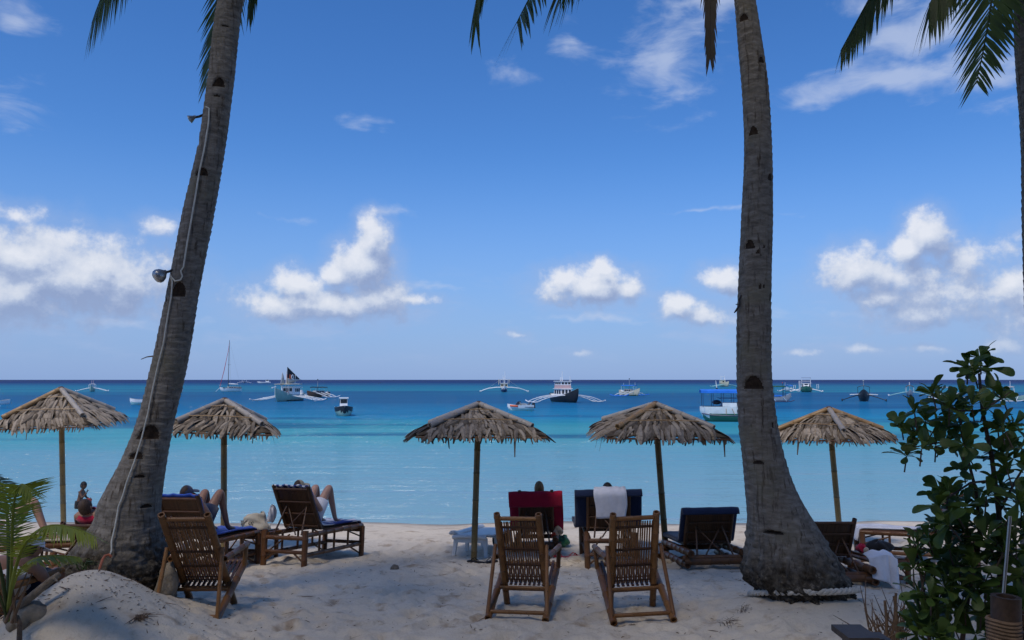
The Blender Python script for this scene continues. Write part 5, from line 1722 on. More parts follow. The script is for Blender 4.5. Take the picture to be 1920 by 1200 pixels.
spot_lamp('silver flood lamp high on the leaning palm, aimed left', (377, 222), (-.8, -.25, -.55), .55)
spot_lamp('round silver lamp halfway up the leaning palm', (322, 512), (-.62, -.4, -.55), .95, True)
c_, r_ = trL(668)
o = MB().tube([(0, 0, 0), (-.06, -.02, -.01), (-.12, -.02, -.035)], [.008, .006, .004], 5).build('twig_stub', MATS['dry_twig'], loc=c_ + Vector((-r_ * .95, -.06, 0)))
tag(o, 'thin dark twig sticking out left of the leaning palm', 'twig')
c_, r_ = trR(572)
o = MB().tube([(.02, 0, .12), (-.02, -.02, .05), (-.015, -.02, 0), (-.05, -.02, -.06), (-.075, -.02, -.09)], [.008, .011, .010, .012, .006], 6).tube([(-.02, -.02, .0), (-.06, -.03, .0)], .005, 5).build('metal_hook', MATS['dark_wood'], loc=c_ + Vector((-r_ * .93, -.05, 0)))
tag(o, 'dark hook on the left side of the roped palm trunk', 'hook')


# ------------------------------------------------------------------ plants and litter
def rock(label, c, size, seed, mat='coral_rock'):
    rg = np.random.default_rng(seed); me = bpy.data.meshes.new('rock'); bm = bmesh.new()
    bmesh.ops.create_icosphere(bm, subdivisions=4, radius=1)
    ks = rg.normal(size=(7, 3)) * 1.7; ph = rg.uniform(0, 6, 7)
    for v in bm.verts:
        n = np.array(v.co); d = 1 + sum(.07 * math.sin(float(ks[i] @ n) * 1.6 + ph[i]) for i in range(7)) + .06 * float(vnoise(n[0] * 5 + 9, n[1] * 5 + n[2] * 4, 1)) + .05 * float(vnoise(n[0] * 14 + 9, n[1] * 14 + n[2] * 11, 2))
        v.co = Vector((v.co.x * size[0], v.co.y * size[1], v.co.z * size[2])) * d
    bm.to_mesh(me); bm.free(); me.materials.append(MATS[mat]); me.polygons.foreach_set('use_smooth', [True] * len(me.polygons))
    return tag(put('rock', me, loc=c), label, 'rock')


rock('rounded coral rock at the foot of the young palm', at(48, 1158, 7.0) + Vector((0, 0, .0)), (.165, .15, .13), 3)
rock('jagged brown rock wedged between leaning palm and deck chair', at(313, 1102, 8.45), (.12, .12, .24), 5)
rock('flat brown rock on the left flank of the sand mound', at(118, 1100, 8.2), (.16, .12, .06), 6)
rock('small tan coconut husk lying on the open sand', on_ground(740, 1068) + Vector((0, 0, .015)), (.055, .06, .045), 7, 'dead_wood')

dw = MB().tube([at(28, 1142, 6.9), at(50, 1126, 6.95), at(75, 1105, 7.0), at(98, 1086, 7.05), at(112, 1076, 7.1)], [.025, .036, .034, .030, .024], 9)
dw.tube([at(100, 1084, 7.05), at(108, 1090, 7.0)], [.014, .008], 6)
_p = at(70, 1110, 7.0); dw.v = [tuple(Vector(v) - _p) for v in dw.v]
tag(dw.build('driftwood', MATS['dead_wood'], loc=_p), 'weathered driftwood branch propped over the coral rock', 'driftwood')
st_ = MB().tube([at(36, 1202, 6.6), at(37, 1170, 6.65), at(33, 1155, 6.7)], [.022, .02, .012], 7)
_p = at(36, 1190, 6.6); st_.v = [tuple(Vector(v) - _p) for v in st_.v]
tag(st_.build('stick', MATS['dry_twig'], loc=_p), 'broken brown stick upright in front of the coral rock', 'stick')


def tuft(name, label, cat, c, n, h, spread, mat, seed, r=.004, curl=.6):
    rg = random.Random(seed); mb = MB()
    for i in range(n):
        a = rg.uniform(0, 6.28); d = Vector((math.cos(a), math.sin(a), 0)); l = h * rg.uniform(.4, 1.1); k = spread * rg.uniform(.2, 1.2)
        b = Vector((rg.gauss(0, spread * .25), rg.gauss(0, spread * .25), -.02))
        mb.tube([b, b + d * k * .35 + Vector((0, 0, l * .6)), b + d * k * (1 + curl * .3) + Vector((0, 0, l * (1 - curl * .6)))], [r, r * .8, r * .3], 4)
    return tag(mb.build(name, MATS[mat], loc=c), label, cat)


tuft('grass_tuft', 'sparse dry grass on the near slope of the rope mound', 'grass', on_ground(1368, 1172), 26, .11, .12, 'dry_twig', 1, .0025)
tuft('grass_tuft', 'thin grass blades left of the rope on the mound', 'grass', on_ground(1395, 1150), 16, .14, .10, 'dry_twig', 2, .0022)
tuft('seaweed_clump', 'dark dried seaweed clump on the sand mound', 'seaweed', on_ground(258, 1160), 60, .07, .11, 'dry_twig', 3, .004, 1.3)
tuft('weed_plant', 'small green weed growing at the foot of the leaning palm', 'plant', at(158, 1062, 8.1), 20, .13, .12, 'frond_green', 4, .007)


def litter():
    rg = random.Random(4); mb = MB()
    for i in range(3600):
        x = rg.uniform(-7, 7); y = rg.uniform(6.9, 13.5)
        if rg.random() < .12:
            x = rg.gauss(-4.1, .7); y = rg.uniform(6.9, 8.2)
        z = float(ground(x, y)) + .006; l = rg.uniform(.006, .024) if rg.random() > .07 else rg.uniform(.03, .10); a = rg.uniform(0, 3.14); k = rg.uniform(.002, .006)
        d = Vector((math.cos(a), math.sin(a), rg.uniform(-.1, .2))) * l; s_ = Vector((-d.y, d.x, 0)).normalized() * k
        p = Vector((x, y, z))
        mb.add([p - d - s_, p + d - s_ * .5, p + d + s_ * .5, p - d + s_, p + Vector((0, 0, k * 1.3))], [(0, 1, 4), (1, 2, 4), (2, 3, 4), (3, 0, 4)])
    o = mb.build('debris', MATS['dry_twig'], kind='stuff'); o['label'] = 'scattered dry leaf bits and twigs on the sand'; o['category'] = 'debris'


litter()

# young palm at the left edge
yp = thing('young_palm', 'young palm with yellow-green fronds at the left edge', 'palm', at(14, 1165, 6.7))
_b = Vector(yp.location); _Y = 6.6
for i, (pts, Ys, kw) in enumerate((
        ([(14, 1165), (32, 1040), (8, 850), (62, 925)], (6.7, 6.6, 6.5, 6.4), dict(L=.30, n=64, droop=.30, spread=1.0, w=.016, tuft=.4, mat='frond_young')),
        ([(14, 1165), (26, 1000), (72, 950), (180, 1008)], (6.7, 6.5, 6.35, 6.2), dict(L=.33, n=80, droop=.30, spread=.8, w=.016, mat='frond_young', tuft=.4)),
        ([(14, 1165), (25, 1040), (60, 1035), (150, 1045)], (6.7, 6.6, 6.6, 6.6), dict(L=.26, n=60, droop=.25, spread=.8, w=.015, tuft=.3, mat='frond_young')),
        ([(14, 1165), (5, 1000), (-60, 900), (-160, 930)], (6.7, 6.5, 6.5, 6.5), dict(L=.34, n=46, droop=.5, spread=.9, w=.026)),
        ([(14, 1165), (18, 1000), (20, 900), (-20, 880)], (6.7, 6.9, 7.2, 7.5), dict(L=.30, n=46, droop=.4, spread=.9, w=.026)),
        ([(14, 1165), (-10, 1060), (-60, 1040), (-150, 1100)], (6.7, 6.4, 6.1, 5.9), dict(L=.3, n=46, droop=.4, spread=.9, w=.026)),
)):
    q = [at(*p, y_) - _b for p, y_ in zip(pts, Ys)]
    put('frond', frond_mesh(q, seed=900 + i, stalk=.30, **kw), yp)
for i, (x0, x1) in enumerate(((10, 50), (30, 20), (22, 60))):
    MB().tube([at(x0, 1168, 6.65) - _b, at((x0 + x1) / 2, 1120, 6.65) - _b, at(x1, 1075, 6.65) - _b], [.014, .011, .005], 6).build('stalk', MATS['dry_twig'], yp)


# ------------------------------------------------------------------ the big-leaved shrub at the right
def shrub_leaf(seed):
    rg = random.Random(seed); mb = MB(); vs = []; cv = rg.uniform(.05, .22); fo = rg.uniform(.10, .28)
    for (a, b) in ((0, .06), (.25, .18), (.5, .37), (.72, .50), (.88, .46), (.97, .27), (1.0, .06)):
        z = cv * math.sin(a * 2.2) - .10 * a * a
        vs += [(-b * .5, a, z + fo * b * .5), (0, a, z), (b * .5, a, z + fo * b * .5)]
    fs = []
    for i in range(6):
        fs += [(3 * i, 3 * i + 1, 3 * i + 4, 3 * i + 3), (3 * i + 1, 3 * i + 2, 3 * i + 5, 3 * i + 4)]
    return mb.add(vs, fs)


def big_shrub():
    rg = random.Random(21); Y0 = 5.9
    b = at(1812, 1230, Y0); t = thing('shrub', 'dark large-leaved shrub at the lower right edge', 'shrub', b)
    LV = [shrub_leaf(i) for i in range(6)]; LM = [l.mesh('leaf', MATS['shrub_leaf']) for l in LV]
    def stem(pts, r0, r1):
        q = [at(p[0], p[1], Y0 + p[2]) - b for p in pts]
        k = len(q) - 1
        MB().tube(q, [r0 + (r1 - r0) * i / k for i in range(k + 1)], 7).build('stem', MATS['shrub_stem'], t)
    stems = [
        ([(1880, 1235, 0), (1876, 1100, 0), (1873, 960, .05), (1860, 860, .05), (1842, 770, 0), (1836, 700, 0)], .026, .010),
        ([(1800, 1235, 0), (1815, 1120, .1), (1838, 1010, .1), (1830, 920, .1), (1812, 850, .1), (1800, 800, .1)], .018, .008),
        ([(1745, 1235, 0), (1735, 1120, -.1), (1722, 1060, -.1), (1716, 1020, -.1)], .010, .006),
        ([(1873, 960, .05), (1905, 900, .1), (1935, 850, .1)], .012, .006), ([(1868, 900, .05), (1820, 905, -.1), (1775, 935, -.15)], .010, .006),
        ([(1842, 770, 0), (1800, 770, -.1), (1755, 750, -.1)], .009, .005), ([(1812, 850, .1), (1760, 830, 0), (1715, 838, 0)], .009, .005), ([(1842, 770, 0), (1880, 745, .1), (1895, 735, .1)], .008, .005),
        ([(1876, 1000, 0), (1900, 960, 0), (1915, 930, 0)], .008, .004), ([(1838, 1010, .1), (1780, 1000, 0), (1760, 985, 0)], .008, .004), ([(1876, 1100, 0), (1830, 1080, -.1), (1800, 1060, -.1)], .009, .004),
        ([(1860, 860, .05), (1890, 820, .1), (1905, 800, .1)], .008, .004),
    ]
    for s_ in stems:
        stem(*s_)
    ros = [(1815, 690), (1838, 672), (1826, 700), (1852, 690), (1748, 738), (1760, 748), (1868, 738), (1880, 748), (1715, 775), (1735, 790), (1712, 822), (1728, 842), (1755, 835), (1775, 800),
           (1795, 775), (1800, 800), (1800, 745), (1822, 760), (1845, 765), (1870, 795), (1885, 810), (1898, 800), (1780, 765), (1755, 800), (1770, 830), (1690, 800), (1700, 855),
           (1808, 835), (1818, 860), (1808, 880), (1880, 850), (1900, 860), (1915, 840), (1888, 880), (1765, 930), (1778, 920), (1795, 935), (1760, 950), (1810, 950), (1790, 960),
           (1835, 945), (1850, 930), (1905, 940), (1915, 960), (1895, 985), (1780, 985), (1800, 1000), (1760, 1000), (1740, 1010), (1716, 1018), (1725, 1030), (1830, 985), (1850, 1010), (1870, 1020), (1905, 1020), (1890, 1045),
           (1810, 1030), (1780, 1030), (1765, 1050), (1795, 1060), (1825, 1065), (1850, 1060), (1735, 1075), (1720, 1110), (1745, 1120), (1770, 1100), (1800, 1100), (1830, 1105), (1850, 1110), (1780, 1140),
           (1810, 1150), (1840, 1150), (1750, 1160), (1725, 1150), (1860, 1160), (1790, 1180), (1830, 1190), (1760, 1195), (1720, 1190), (1850, 1195), (1915, 1080), (1920, 1140), (1900, 1190), (1930, 1000), (1940, 900)]
    ros += [(rg.uniform(1712, 1925), rg.uniform(985, 1205)) for _ in range(20)] + [(rg.uniform(1750, 1915), rg.uniform(760, 960)) for _ in range(3)]
    leaves = []
    for (px, py) in ros:
        dz = rg.uniform(-.28, .32); c = at(px, py, Y0 + dz)
        low = max(0, (py - 900) / 300)
        ax = Vector((rg.gauss(0, .45), rg.gauss(-.1, .45), 1)).normalized()
        n = rg.randint(8, 11)
        # a short twig that carries the rosette
        MB().tube([c - b - ax * .10 + Vector((rg.uniform(-.03, .03), 0, -.03)), c - b], [.006, .005], 5).build('twig', MATS['shrub_stem'], t)
        for i in range(n):
            a = i * 2.399 + rg.uniform(-.2, .2); el = R(rg.uniform(-25, 30) + (45 if i > n - 4 else 0))
            s1 = ax.orthogonal().normalized(); s2 = ax.cross(s1)
            d = ((s1 * math.cos(a) + s2 * math.sin(a)) * math.cos(el) + ax * math.sin(el)).normalized()
            up = (ax - d * ax.dot(d)).normalized(); x = d.cross(up)
            l = rg.uniform(.09, .18) * (1 + .15 * low)
            M = Matrix.Translation(c - b + d * .008) @ (Matrix((x, d, up)).transposed() @ Matrix.Rotation(rg.uniform(-.5, .5), 3, 'Y')).to_4x4() @ Matrix.Diagonal((l * rg.uniform(.8, 1.05), l, l, 1))
            leaves.append((abs(x.y) < 2 and py, M, rg.randrange(6)))
    rest = MB()
    order = sorted(range(len(leaves)), key=lambda i: (leaves[i][0] > 1000, rg.random()))
    for k, i in enumerate(order):
        _, M, s_ = leaves[i]
        if k < 300:
            put('leaf', LM[s_], t, mat=M)
        else:
            rest.add([M @ Vector(q) for q in LV[s_].v], LV[s_].f)
    rest.build('foliage', MATS['shrub_leaf'], t, kind='stuff')


big_shrub()
# upright young blades and dead twigs at the shrub's foot
lb = MB(); rg_ = random.Random(5); _p = at(1752, 1180, 5.8)
for (x0, x1, y1, wd_) in ((1745, 1748, 1055, .04), (1760, 1752, 1070, .045), (1752, 1715, 1090, .05), (1735, 1690, 1115, .05), (1770, 1790, 1080, .04), (1725, 1680, 1145, .05), (1780, 1820, 1110, .045)):
    a_ = at(x0, 1205, 5.8) - _p; c_ = at(x1, y1, 5.7) - _p; m_ = (a_ + c_) / 2 + Vector((0, 0, .05))
    for (p0, p1, w0, w1) in ((a_, m_, .008, wd_), (m_, c_, wd_, .004)):
        lb.add([p0 - Vector((w0 / 2, 0, 0)), p0 + Vector((0, .008, 0)), p0 + Vector((w0 / 2, 0, 0)), p1 - Vector((w1 / 2, 0, 0)), p1 + Vector((0, .01, 0)), p1 + Vector((w1 / 2, 0, 0))], [(0, 1, 4, 3), (1, 2, 5, 4)])
tag(lb.build('strap_leaf_plant', MATS['shrub_leaf'], loc=_p), 'broad upright green blades at the foot of the shrub', 'plant')
tw = MB(); _p = at(1665, 1185, 6.4)
for i in range(44):
    a_ = at(rg_.uniform(1630, 1700), rg_.uniform(1180, 1215), 6.4 + rg_.uniform(-.2, .2)); l_ = rg_.uniform(30, 95); an = rg_.gauss(0, .55)
    e_ = a_ + Vector((math.sin(an), rg_.uniform(-.3, .3), math.cos(an))) * l_ / F * 6.4
    m_ = (a_ + e_) / 2 + Vector((rg_.gauss(0, .03), 0, rg_.gauss(0, .02)))
    tw.tube([a_ - _p, m_ - _p, e_ - _p], [.007, .005, .002], 5)
for (x0, y0, x1, y1) in ((1662, 1200, 1659, 1126), (1672, 1200, 1680, 1112), (1684, 1200, 1676, 1118)):
    tw.tube([at(x0, y0, 6.35) - _p, at((x0 + x1) / 2 + 2, (y0 + y1) / 2, 6.35) - _p, at(x1, y1, 6.35) - _p], [.013, .012, .010], 6)
tag(tw.build('dead_bush', MATS['dry_twig'], loc=_p), 'bare dry twigs between the rope mound and the shrub', 'bush')

# bamboo post with binding and a slim metal pole behind it
simple('post_dark', (.034, .020, .013), .6, .35, 20, .2)
bp = thing('bamboo_post', 'thick bound bamboo post at the lower right corner', 'post', at(1886, 1260, 4.6))
_b = Vector(bp.location); _t = at(1886, 1118, 4.6) - _b
MB().bamboo((0, 0, -.2), _t, .078, .30, 16, ph=.4).build('stem', MATS['post_dark'], bp)
for k in range(9):
    z = _t.z - .13 - .020 * k
    MB().tube([(.083 * math.cos(a / 14 * 6.283), .083 * math.sin(a / 14 * 6.283), z + .004 * math.sin(a)) for a in range(15)], .010, 6, cap=False).build('binding', MATS['dry_twig'], bp)
MB().bamboo((.14, .03, -.3), (.13, .03, _t.z - .10), .05, .3, 12).build('side_stem', MATS['post_dark'], bp)
mp = MB().tube([(0, 0, 0), at(1894, 968, 4.9) - at(1880, 1130, 4.9)], .010, 8)
tag(mp.build('metal_pole', MATS['metal_grey'], loc=at(1880, 1130, 4.9)), 'slim grey metal pole rising behind the bamboo post', 'pole')
dt = thing('dark_bench', 'dark wooden rail ends at the bottom edge right of the rope mound', 'bench', at(1615, 1260, 5.6))
_b = Vector(dt.location)
for k, (p0, p1, r) in enumerate((((1582, 1192), (1624, 1186), .042), ((1606, 1206), (1662, 1202), .045), ((1590, 1250), (1590, 1205), .03), ((1650, 1260), (1650, 1215), .03))):
    MB().box((at(*p0, 5.6) + at(*p1, 5.6)) / 2 - _b, ((at(*p1, 5.6) - at(*p0, 5.6)).length + .05, .30, r) if k < 2 else (.05, .06, .3)).build('plank' if k < 2 else 'leg', MATS['dark_wood'], dt, smooth=False)

# ------------------------------------------------------------------ people
def skin_mat(name, col):
    def fn(n):
        c = obj_co(n); f = n.noise(c, 9, 4, .6)
        b = n.ramp(f, [(.3, tuple(v * .86 for v in col)), (.7, tuple(v * 1.1 for v in col))])
        return {'Base Color': b, 'Roughness': .5, 'Specular IOR Level': .35, 'Subsurface Weight': .08, 'Subsurface Radius': (.02, .008, .004), 'Normal': n.bump(n.noise(c, 80, 3, .6), .1, .005)}
    return material(name, fn)


skin_mat('skin_fair', (.46, .27, .20)); skin_mat('skin_tan', (.30, .16, .105)); skin_mat('skin_brown', (.13, .065, .04))
simple('hair_black', (.012, .010, .010), .55, .4, 60, .5); simple('hair_blond', (.20, .125, .055), .6, .35, 60, .6); simple('hair_brown', (.05, .03, .02), .6, .4, 60, .5)
fabric('hat_straw', (.36, .30, .20)); fabric('cap_dark', (.02, .022, .03)); fabric('cap_navy', (.03, .045, .09))


def skinned(joints, edges, root):
    names = list(joints); me = bpy.data.meshes.new('tmp'); me.from_pydata([tuple(joints[n][0]) for n in names], [(names.index(a), names.index(b)) for a, b in edges], [])
    o = bpy.data.objects.new('tmp', me); COL.objects.link(o)
    o.modifiers.new('s', 'SKIN')
    for i, n in enumerate(names):
        sv = me.skin_vertices[0].data[i]; r = joints[n][1]
        sv.radius = (r, r) if not hasattr(r, '__len__') else r
        sv.use_root = (n == root)
    m = o.modifiers.new('ss', 'SUBSURF'); m.levels = 2; m.render_levels = 2
    dg = bpy.context.evaluated_depsgraph_get(); ev = o.evaluated_get(dg); em = ev.to_mesh()
    mb = MB(); mb.add([v.co.copy() for v in em.vertices], [tuple(p.vertices) for p in em.polygons])
    ev.to_mesh_clear(); bpy.data.objects.remove(o); bpy.data.meshes.remove(me)
    return mb


def head_into(mb, c, fwd, up, k=1.0):
    """skull, jaw, nose, brow, ears added to the body surface"""
    fwd = Vector(fwd).normalized(); up = Vector(up); up = (up - fwd * up.dot(fwd)).normalized(); rt = fwd.cross(up)
    h = MB().ball((0, 0, 0), 1, 24, 18)
    vs = []
    for v in h.v:
        x, y, z = v
        w = 1.0
        if z < 0:
            w = 1 - .30 * (-z) ** 1.3                        # jaw narrows
        px, pyy, pz = x * .074 * w, y * .094 * (w if y < 0 else 1 - .12 * max(0, -z)), z * .115
        nose = math.exp(-((x / .16) ** 2 + ((z + .10) / .20) ** 2)) * (y > 0)
        pyy += .022 * nose
        pyy -= .008 * (math.exp(-(((abs(x) - .36) / .16) ** 2 + ((z - .08) / .10) ** 2))) * (y > 0)
        pyy += .005 * math.exp(-((x / .3) ** 2 + ((z + .48) / .08) ** 2)) * (y > 0)
        vs.append(c + (rt * px + fwd * pyy + up * pz) * k)
    mb.add(vs, h.f)
    for s in (-1, 1):
        e = MB().ball((0, 0, 0), (.012, .020, .030), 8, 6)
        mb.add([c + (rt * (s * .076 + v[0]) + fwd * (v[1] - .005) + up * v[2]) * k for v in e.v], e.f)
    return fwd, up, rt


def hand_into(mb, w, d, nrm, k=1.0, curl=.5, point=False):
    """palm and five separate fingers; d: direction of the fingers, nrm: back of the hand"""
    d = Vector(d).normalized(); nrm = Vector(nrm); nrm = (nrm - d * nrm.dot(d)).normalized(); sd = d.cross(nrm)
    w = Vector(w)
    p = MB().ball((0, 0, 0), (.040, .048, .015), 12, 8)
    mb.add([w + (sd * v[0] + d * (v[1] + .045) + nrm * v[2]) * k for v in p.v], p.f)
    for i, (x, l) in enumerate(((-.030, .062), (-.010, .074), (.010, .078), (.029, .070))):
        c = curl if not (point and i == 3) else .05
        b = w + (sd * x + d * .078) * k; q = b + (d * math.cos(c * .6) - nrm * math.sin(c * .6)) * l * .45 * k
        r = q + (d * math.cos(c * 1.5) - nrm * math.sin(c * 1.5)) * l * .55 * k
        mb.tube([b - d * .012 * k, b, q, r], [.0085 * k, .0088 * k, .0078 * k, .0058 * k], 7)
    b = w + (sd * .036 + d * .025) * k
    mb.tube([b, b + (sd * .028 + d * .022 - nrm * .008) * k, b + (sd * .036 + d * .052 - nrm * .018) * k], [.011 * k, .0095 * k, .007 * k], 7)


def eyes(t, c, fwd, up, rt, k=1.0):
    for s in (-1, 1):
        MB().ball(c + (rt * s * .028 + fwd * .082 + up * .010) * k, .009 * k, 8, 6).build('eye', MATS['hair_black'], t)


def hair(t, c, fwd, up, rt, mat, k=1.0, length=.0, name='hair'):
    h = MB().ball((0, 0, 0), 1, 26, 16); vs = []
    for v in h.v:
        x, y, z = v
        lim = .25 if y > .35 else (-.15 if y > -.1 else -.55 - length)
        zz = max(z, lim)
        rr = 1.0 + .05 * math.sin(x * 23 + y * 17) * .5
        vs.append(c + (rt * x * .083 * rr + fwd * (y * .100 - .006) * rr + up * (zz * .122 + .006)) * k)
    mb = MB().add(vs, h.f)
    if length > 0:
        for i in range(26):
            a = -math.pi / 2 + (i / 25 - .5) * 3.0; l = .10 + .12 * random.random()
            p = c + (rt * math.cos(a) * .072 + fwd * math.sin(a) * .082 - up * .02) * k
            mb.tube([p, p - up * l * .5 * k - fwd * .01, p - up * l * k], [.014 * k, .012 * k, .004 * k], 5)
    return mb.build(name, MATS[mat], t)


def cap(t, c, fwd, up, rt, mat, k=1.0, brim=True, wide=False):
    h = MB().ball((0, 0, 0), 1, 20, 12)
    vs = [c + (rt * v[0] * .088 + fwd * v[1] * .106 + up * (max(v[2], .12) * .128)) * k for v in h.v]
    o = MB().add(vs, h.f).build('hat' if wide else 'cap', MATS[mat], t)
    if brim:
        def fn(u, v):
            a = (u - .5) * (2 * math.pi if wide else 2.2); r = 1 + (.75 if wide else .8) * v
            return c + (rt * math.sin(a) * .086 * r + fwd * math.cos(a) * (.104 * r) + up * (.02 - .02 * v)) * k
        b = MB().grid(fn, 20, 3).build('brim', MATS[mat], o); b.modifiers.new('thickness', 'SOLIDIFY').thickness = .006


def sleeve(t, name, rings, mat, n=16):
    """a garment tube: rings of (centre, radius x, radius y, axis)"""
    mb = MB(); vs = []
    for (c, rx, ry, ax) in rings:
        ax = Vector(ax).normalized(); sx = (Vector((1, 0, 0)) - ax * ax.x).normalized(); sy = ax.cross(sx)
        for j in range(n):
            a = 2 * math.pi * j / n
            vs.append(Vector(c) + sx * rx * math.cos(a) * (1 + .03 * math.sin(5 * a)) + sy * ry * math.sin(a))
    fs = [(i * n + j, i * n + (j + 1) % n, (i + 1) * n + (j + 1) % n, (i + 1) * n + j) for i in range(len(rings) - 1) for j in range(n)]
    o = mb.add(vs, fs).build(name, MATS[mat], t); o.modifiers.new('thickness', 'SOLIDIFY').thickness = .008
    return o


def recliner(label, l, skin, knee=.0, shift=0.0, hair_m='hair_brown', headgear=None, shorts='cloth_white', top=None, hlen=0.0, head_up=.0, x=0.0, legs_flat=False, head_side=0.0):
    t = thing('person', label, 'person', l.t.location, l.t.rotation_quaternion, 'sunbathers on loungers')
    nr = Vector((0, math.sin(l.a), math.cos(l.a))); u = l.u; H = l.H
    X = Vector((x, 0, 0))
    pel = Vector((0, l.yh + .12, l.zh + .17)) + X
    sp = H + u * .22 + nr * .17 + X; ch = H + u * .40 + nr * .18 + X; nk = H + u * .56 + nr * .17 + X; hd = H + u * (.70 + head_up) + nr * .18 + X + Vector((head_side, 0, 0))
    J = {'pel': (pel, (.15, .11)), 'sp': (sp, (.135, .095)), 'ch': (ch, (.16, .105)), 'nk': (nk, .055), 'hd': (hd - u * .04, .065)}
    E = [('pel', 'sp'), ('sp', 'ch'), ('ch', 'nk'), ('nk', 'hd')]
    wr = {}
    for s in (-1, 1):
        q = 'l' if s < 0 else 'r'
        sh = H + u * .50 + nr * .15 + X + Vector((s * .17, 0, 0)); el = H + u * .24 + nr * .13 + X + Vector((s * .27, .04, 0)); wri = pel + Vector((s * .13, .14, .12))
        hip = pel + Vector((s * .09, .04, .0))
        if legs_flat:
            kn = hip + Vector((s * .03, .43, .06)); an = kn + Vector((0, .42, -.10))
        else:
            kn = hip + Vector((s * .035, .34 + shift, .36 + knee)); an = kn + Vector((s * .01, .20, -.44 - knee * .8)); an.z = max(an.z, l.zh + .10)
        toe = an + Vector((s * .02, .17, -.055))
        J.update({'sh' + q: (sh, .068), 'el' + q: (el, .045), 'wr' + q: (wri, .032), 'hip' + q: (hip, .098), 'th' + q: ((hip + kn) / 2, .080), 'kn' + q: (kn, .060), 'ca' + q: (kn * .65 + an * .35 + Vector((0, -.015, 0)), .056), 'an' + q: (an, .036), 'ft' + q: (an + Vector((0, .06, -.035)), .036), 'toe' + q: (toe, .026)})
        E += [('ch', 'sh' + q), ('sh' + q, 'el' + q), ('el' + q, 'wr' + q), ('pel', 'hip' + q), ('hip' + q, 'th' + q), ('th' + q, 'kn' + q), ('kn' + q, 'ca' + q), ('ca' + q, 'an' + q), ('an' + q, 'ft' + q), ('ft' + q, 'toe' + q)]
        wr[q] = (wri, (wri - el).normalized(), s)
    mb = skinned(J, E, 'pel')
    for wri, d, s in wr.values():
        hand_into(mb, wri, d, Vector((0, 0, 1)), 1.0, .6)
    fw = (nr * .96 - u * .1 + Vector((0, 0, -.05))).normalized()
    f_, up, rt = head_into(mb, hd, fw, u)
    mb.build('body', MATS[skin], t)
    eyes(t, hd, f_, up, rt)
    hair(t, hd, f_, up, rt, hair_m, length=hlen)
    if headgear:
        cap(t, hd, f_, up, rt, headgear, wide=(headgear == 'hat_straw'))
    for s in (-1, 1):
        q = 'l' if s < 0 else 'r'; hip = J['hip' + q][0]; kn = J['kn' + q][0]; ax = kn - hip
        sleeve(t, 'shorts_leg', [(hip - ax * .12, .125, .125, ax), (hip + ax * .2, .112, .112, ax), (hip + ax * .52, .102, .102, ax)], shorts)
    sleeve(t, 'waistband', [(pel + u * .12 + nr * .0, .175, .125, u), (pel - u * .02, .185, .14, u)], shorts)
    if top:
        sleeve(t, 'shirt', [(pel + u * .08, .168, .122, u), (sp, .155, .118, u), (ch, .19, .13, u), (H + u * .51 + nr * .16 + X, .215, .115, u), (H + u * .56 + nr * .17 + X, .13, .09, u)], top)
    return t


recliner('sunbather in a dark cap with knees raised on the royal blue towel', L1, 'skin_tan', knee=.10, shift=-.02, headgear='cap_navy', shorts='cloth_navy', top='cloth_navy', head_up=-.13)
recliner('sunbather in white shorts with knees raised on the striped towel', L2, 'skin_fair', knee=.10, shift=-.02, headgear='hat_straw', shorts='cloth_white', head_up=-.11)
recliner('blond person resting behind the crimson towel, only the head showing', LR, 'skin_fair', hair_m='hair_blond', legs_flat=True, top='cloth_tan', hlen=.3, head_up=.06, x=.06, shorts='cloth_navy')
recliner('dark-haired person lying on the navy mattress, hair just above it', LN, 'skin_tan', hair_m='hair_black', legs_flat=True, head_up=-.14, shorts='cloth_navy')
recliner('person in red with short dark hair behind the leftmost umbrella pole', LF, 'skin_tan', hair_m='hair_brown', legs_flat=True, top='cloth_red', head_up=-.06, shorts='cloth_navy')
recliner('sunbather with bent knees on the lounger at the left edge', LG, 'skin_fair', knee=.06, hair_m='hair_brown', shorts='cloth_white', head_up=-.1)


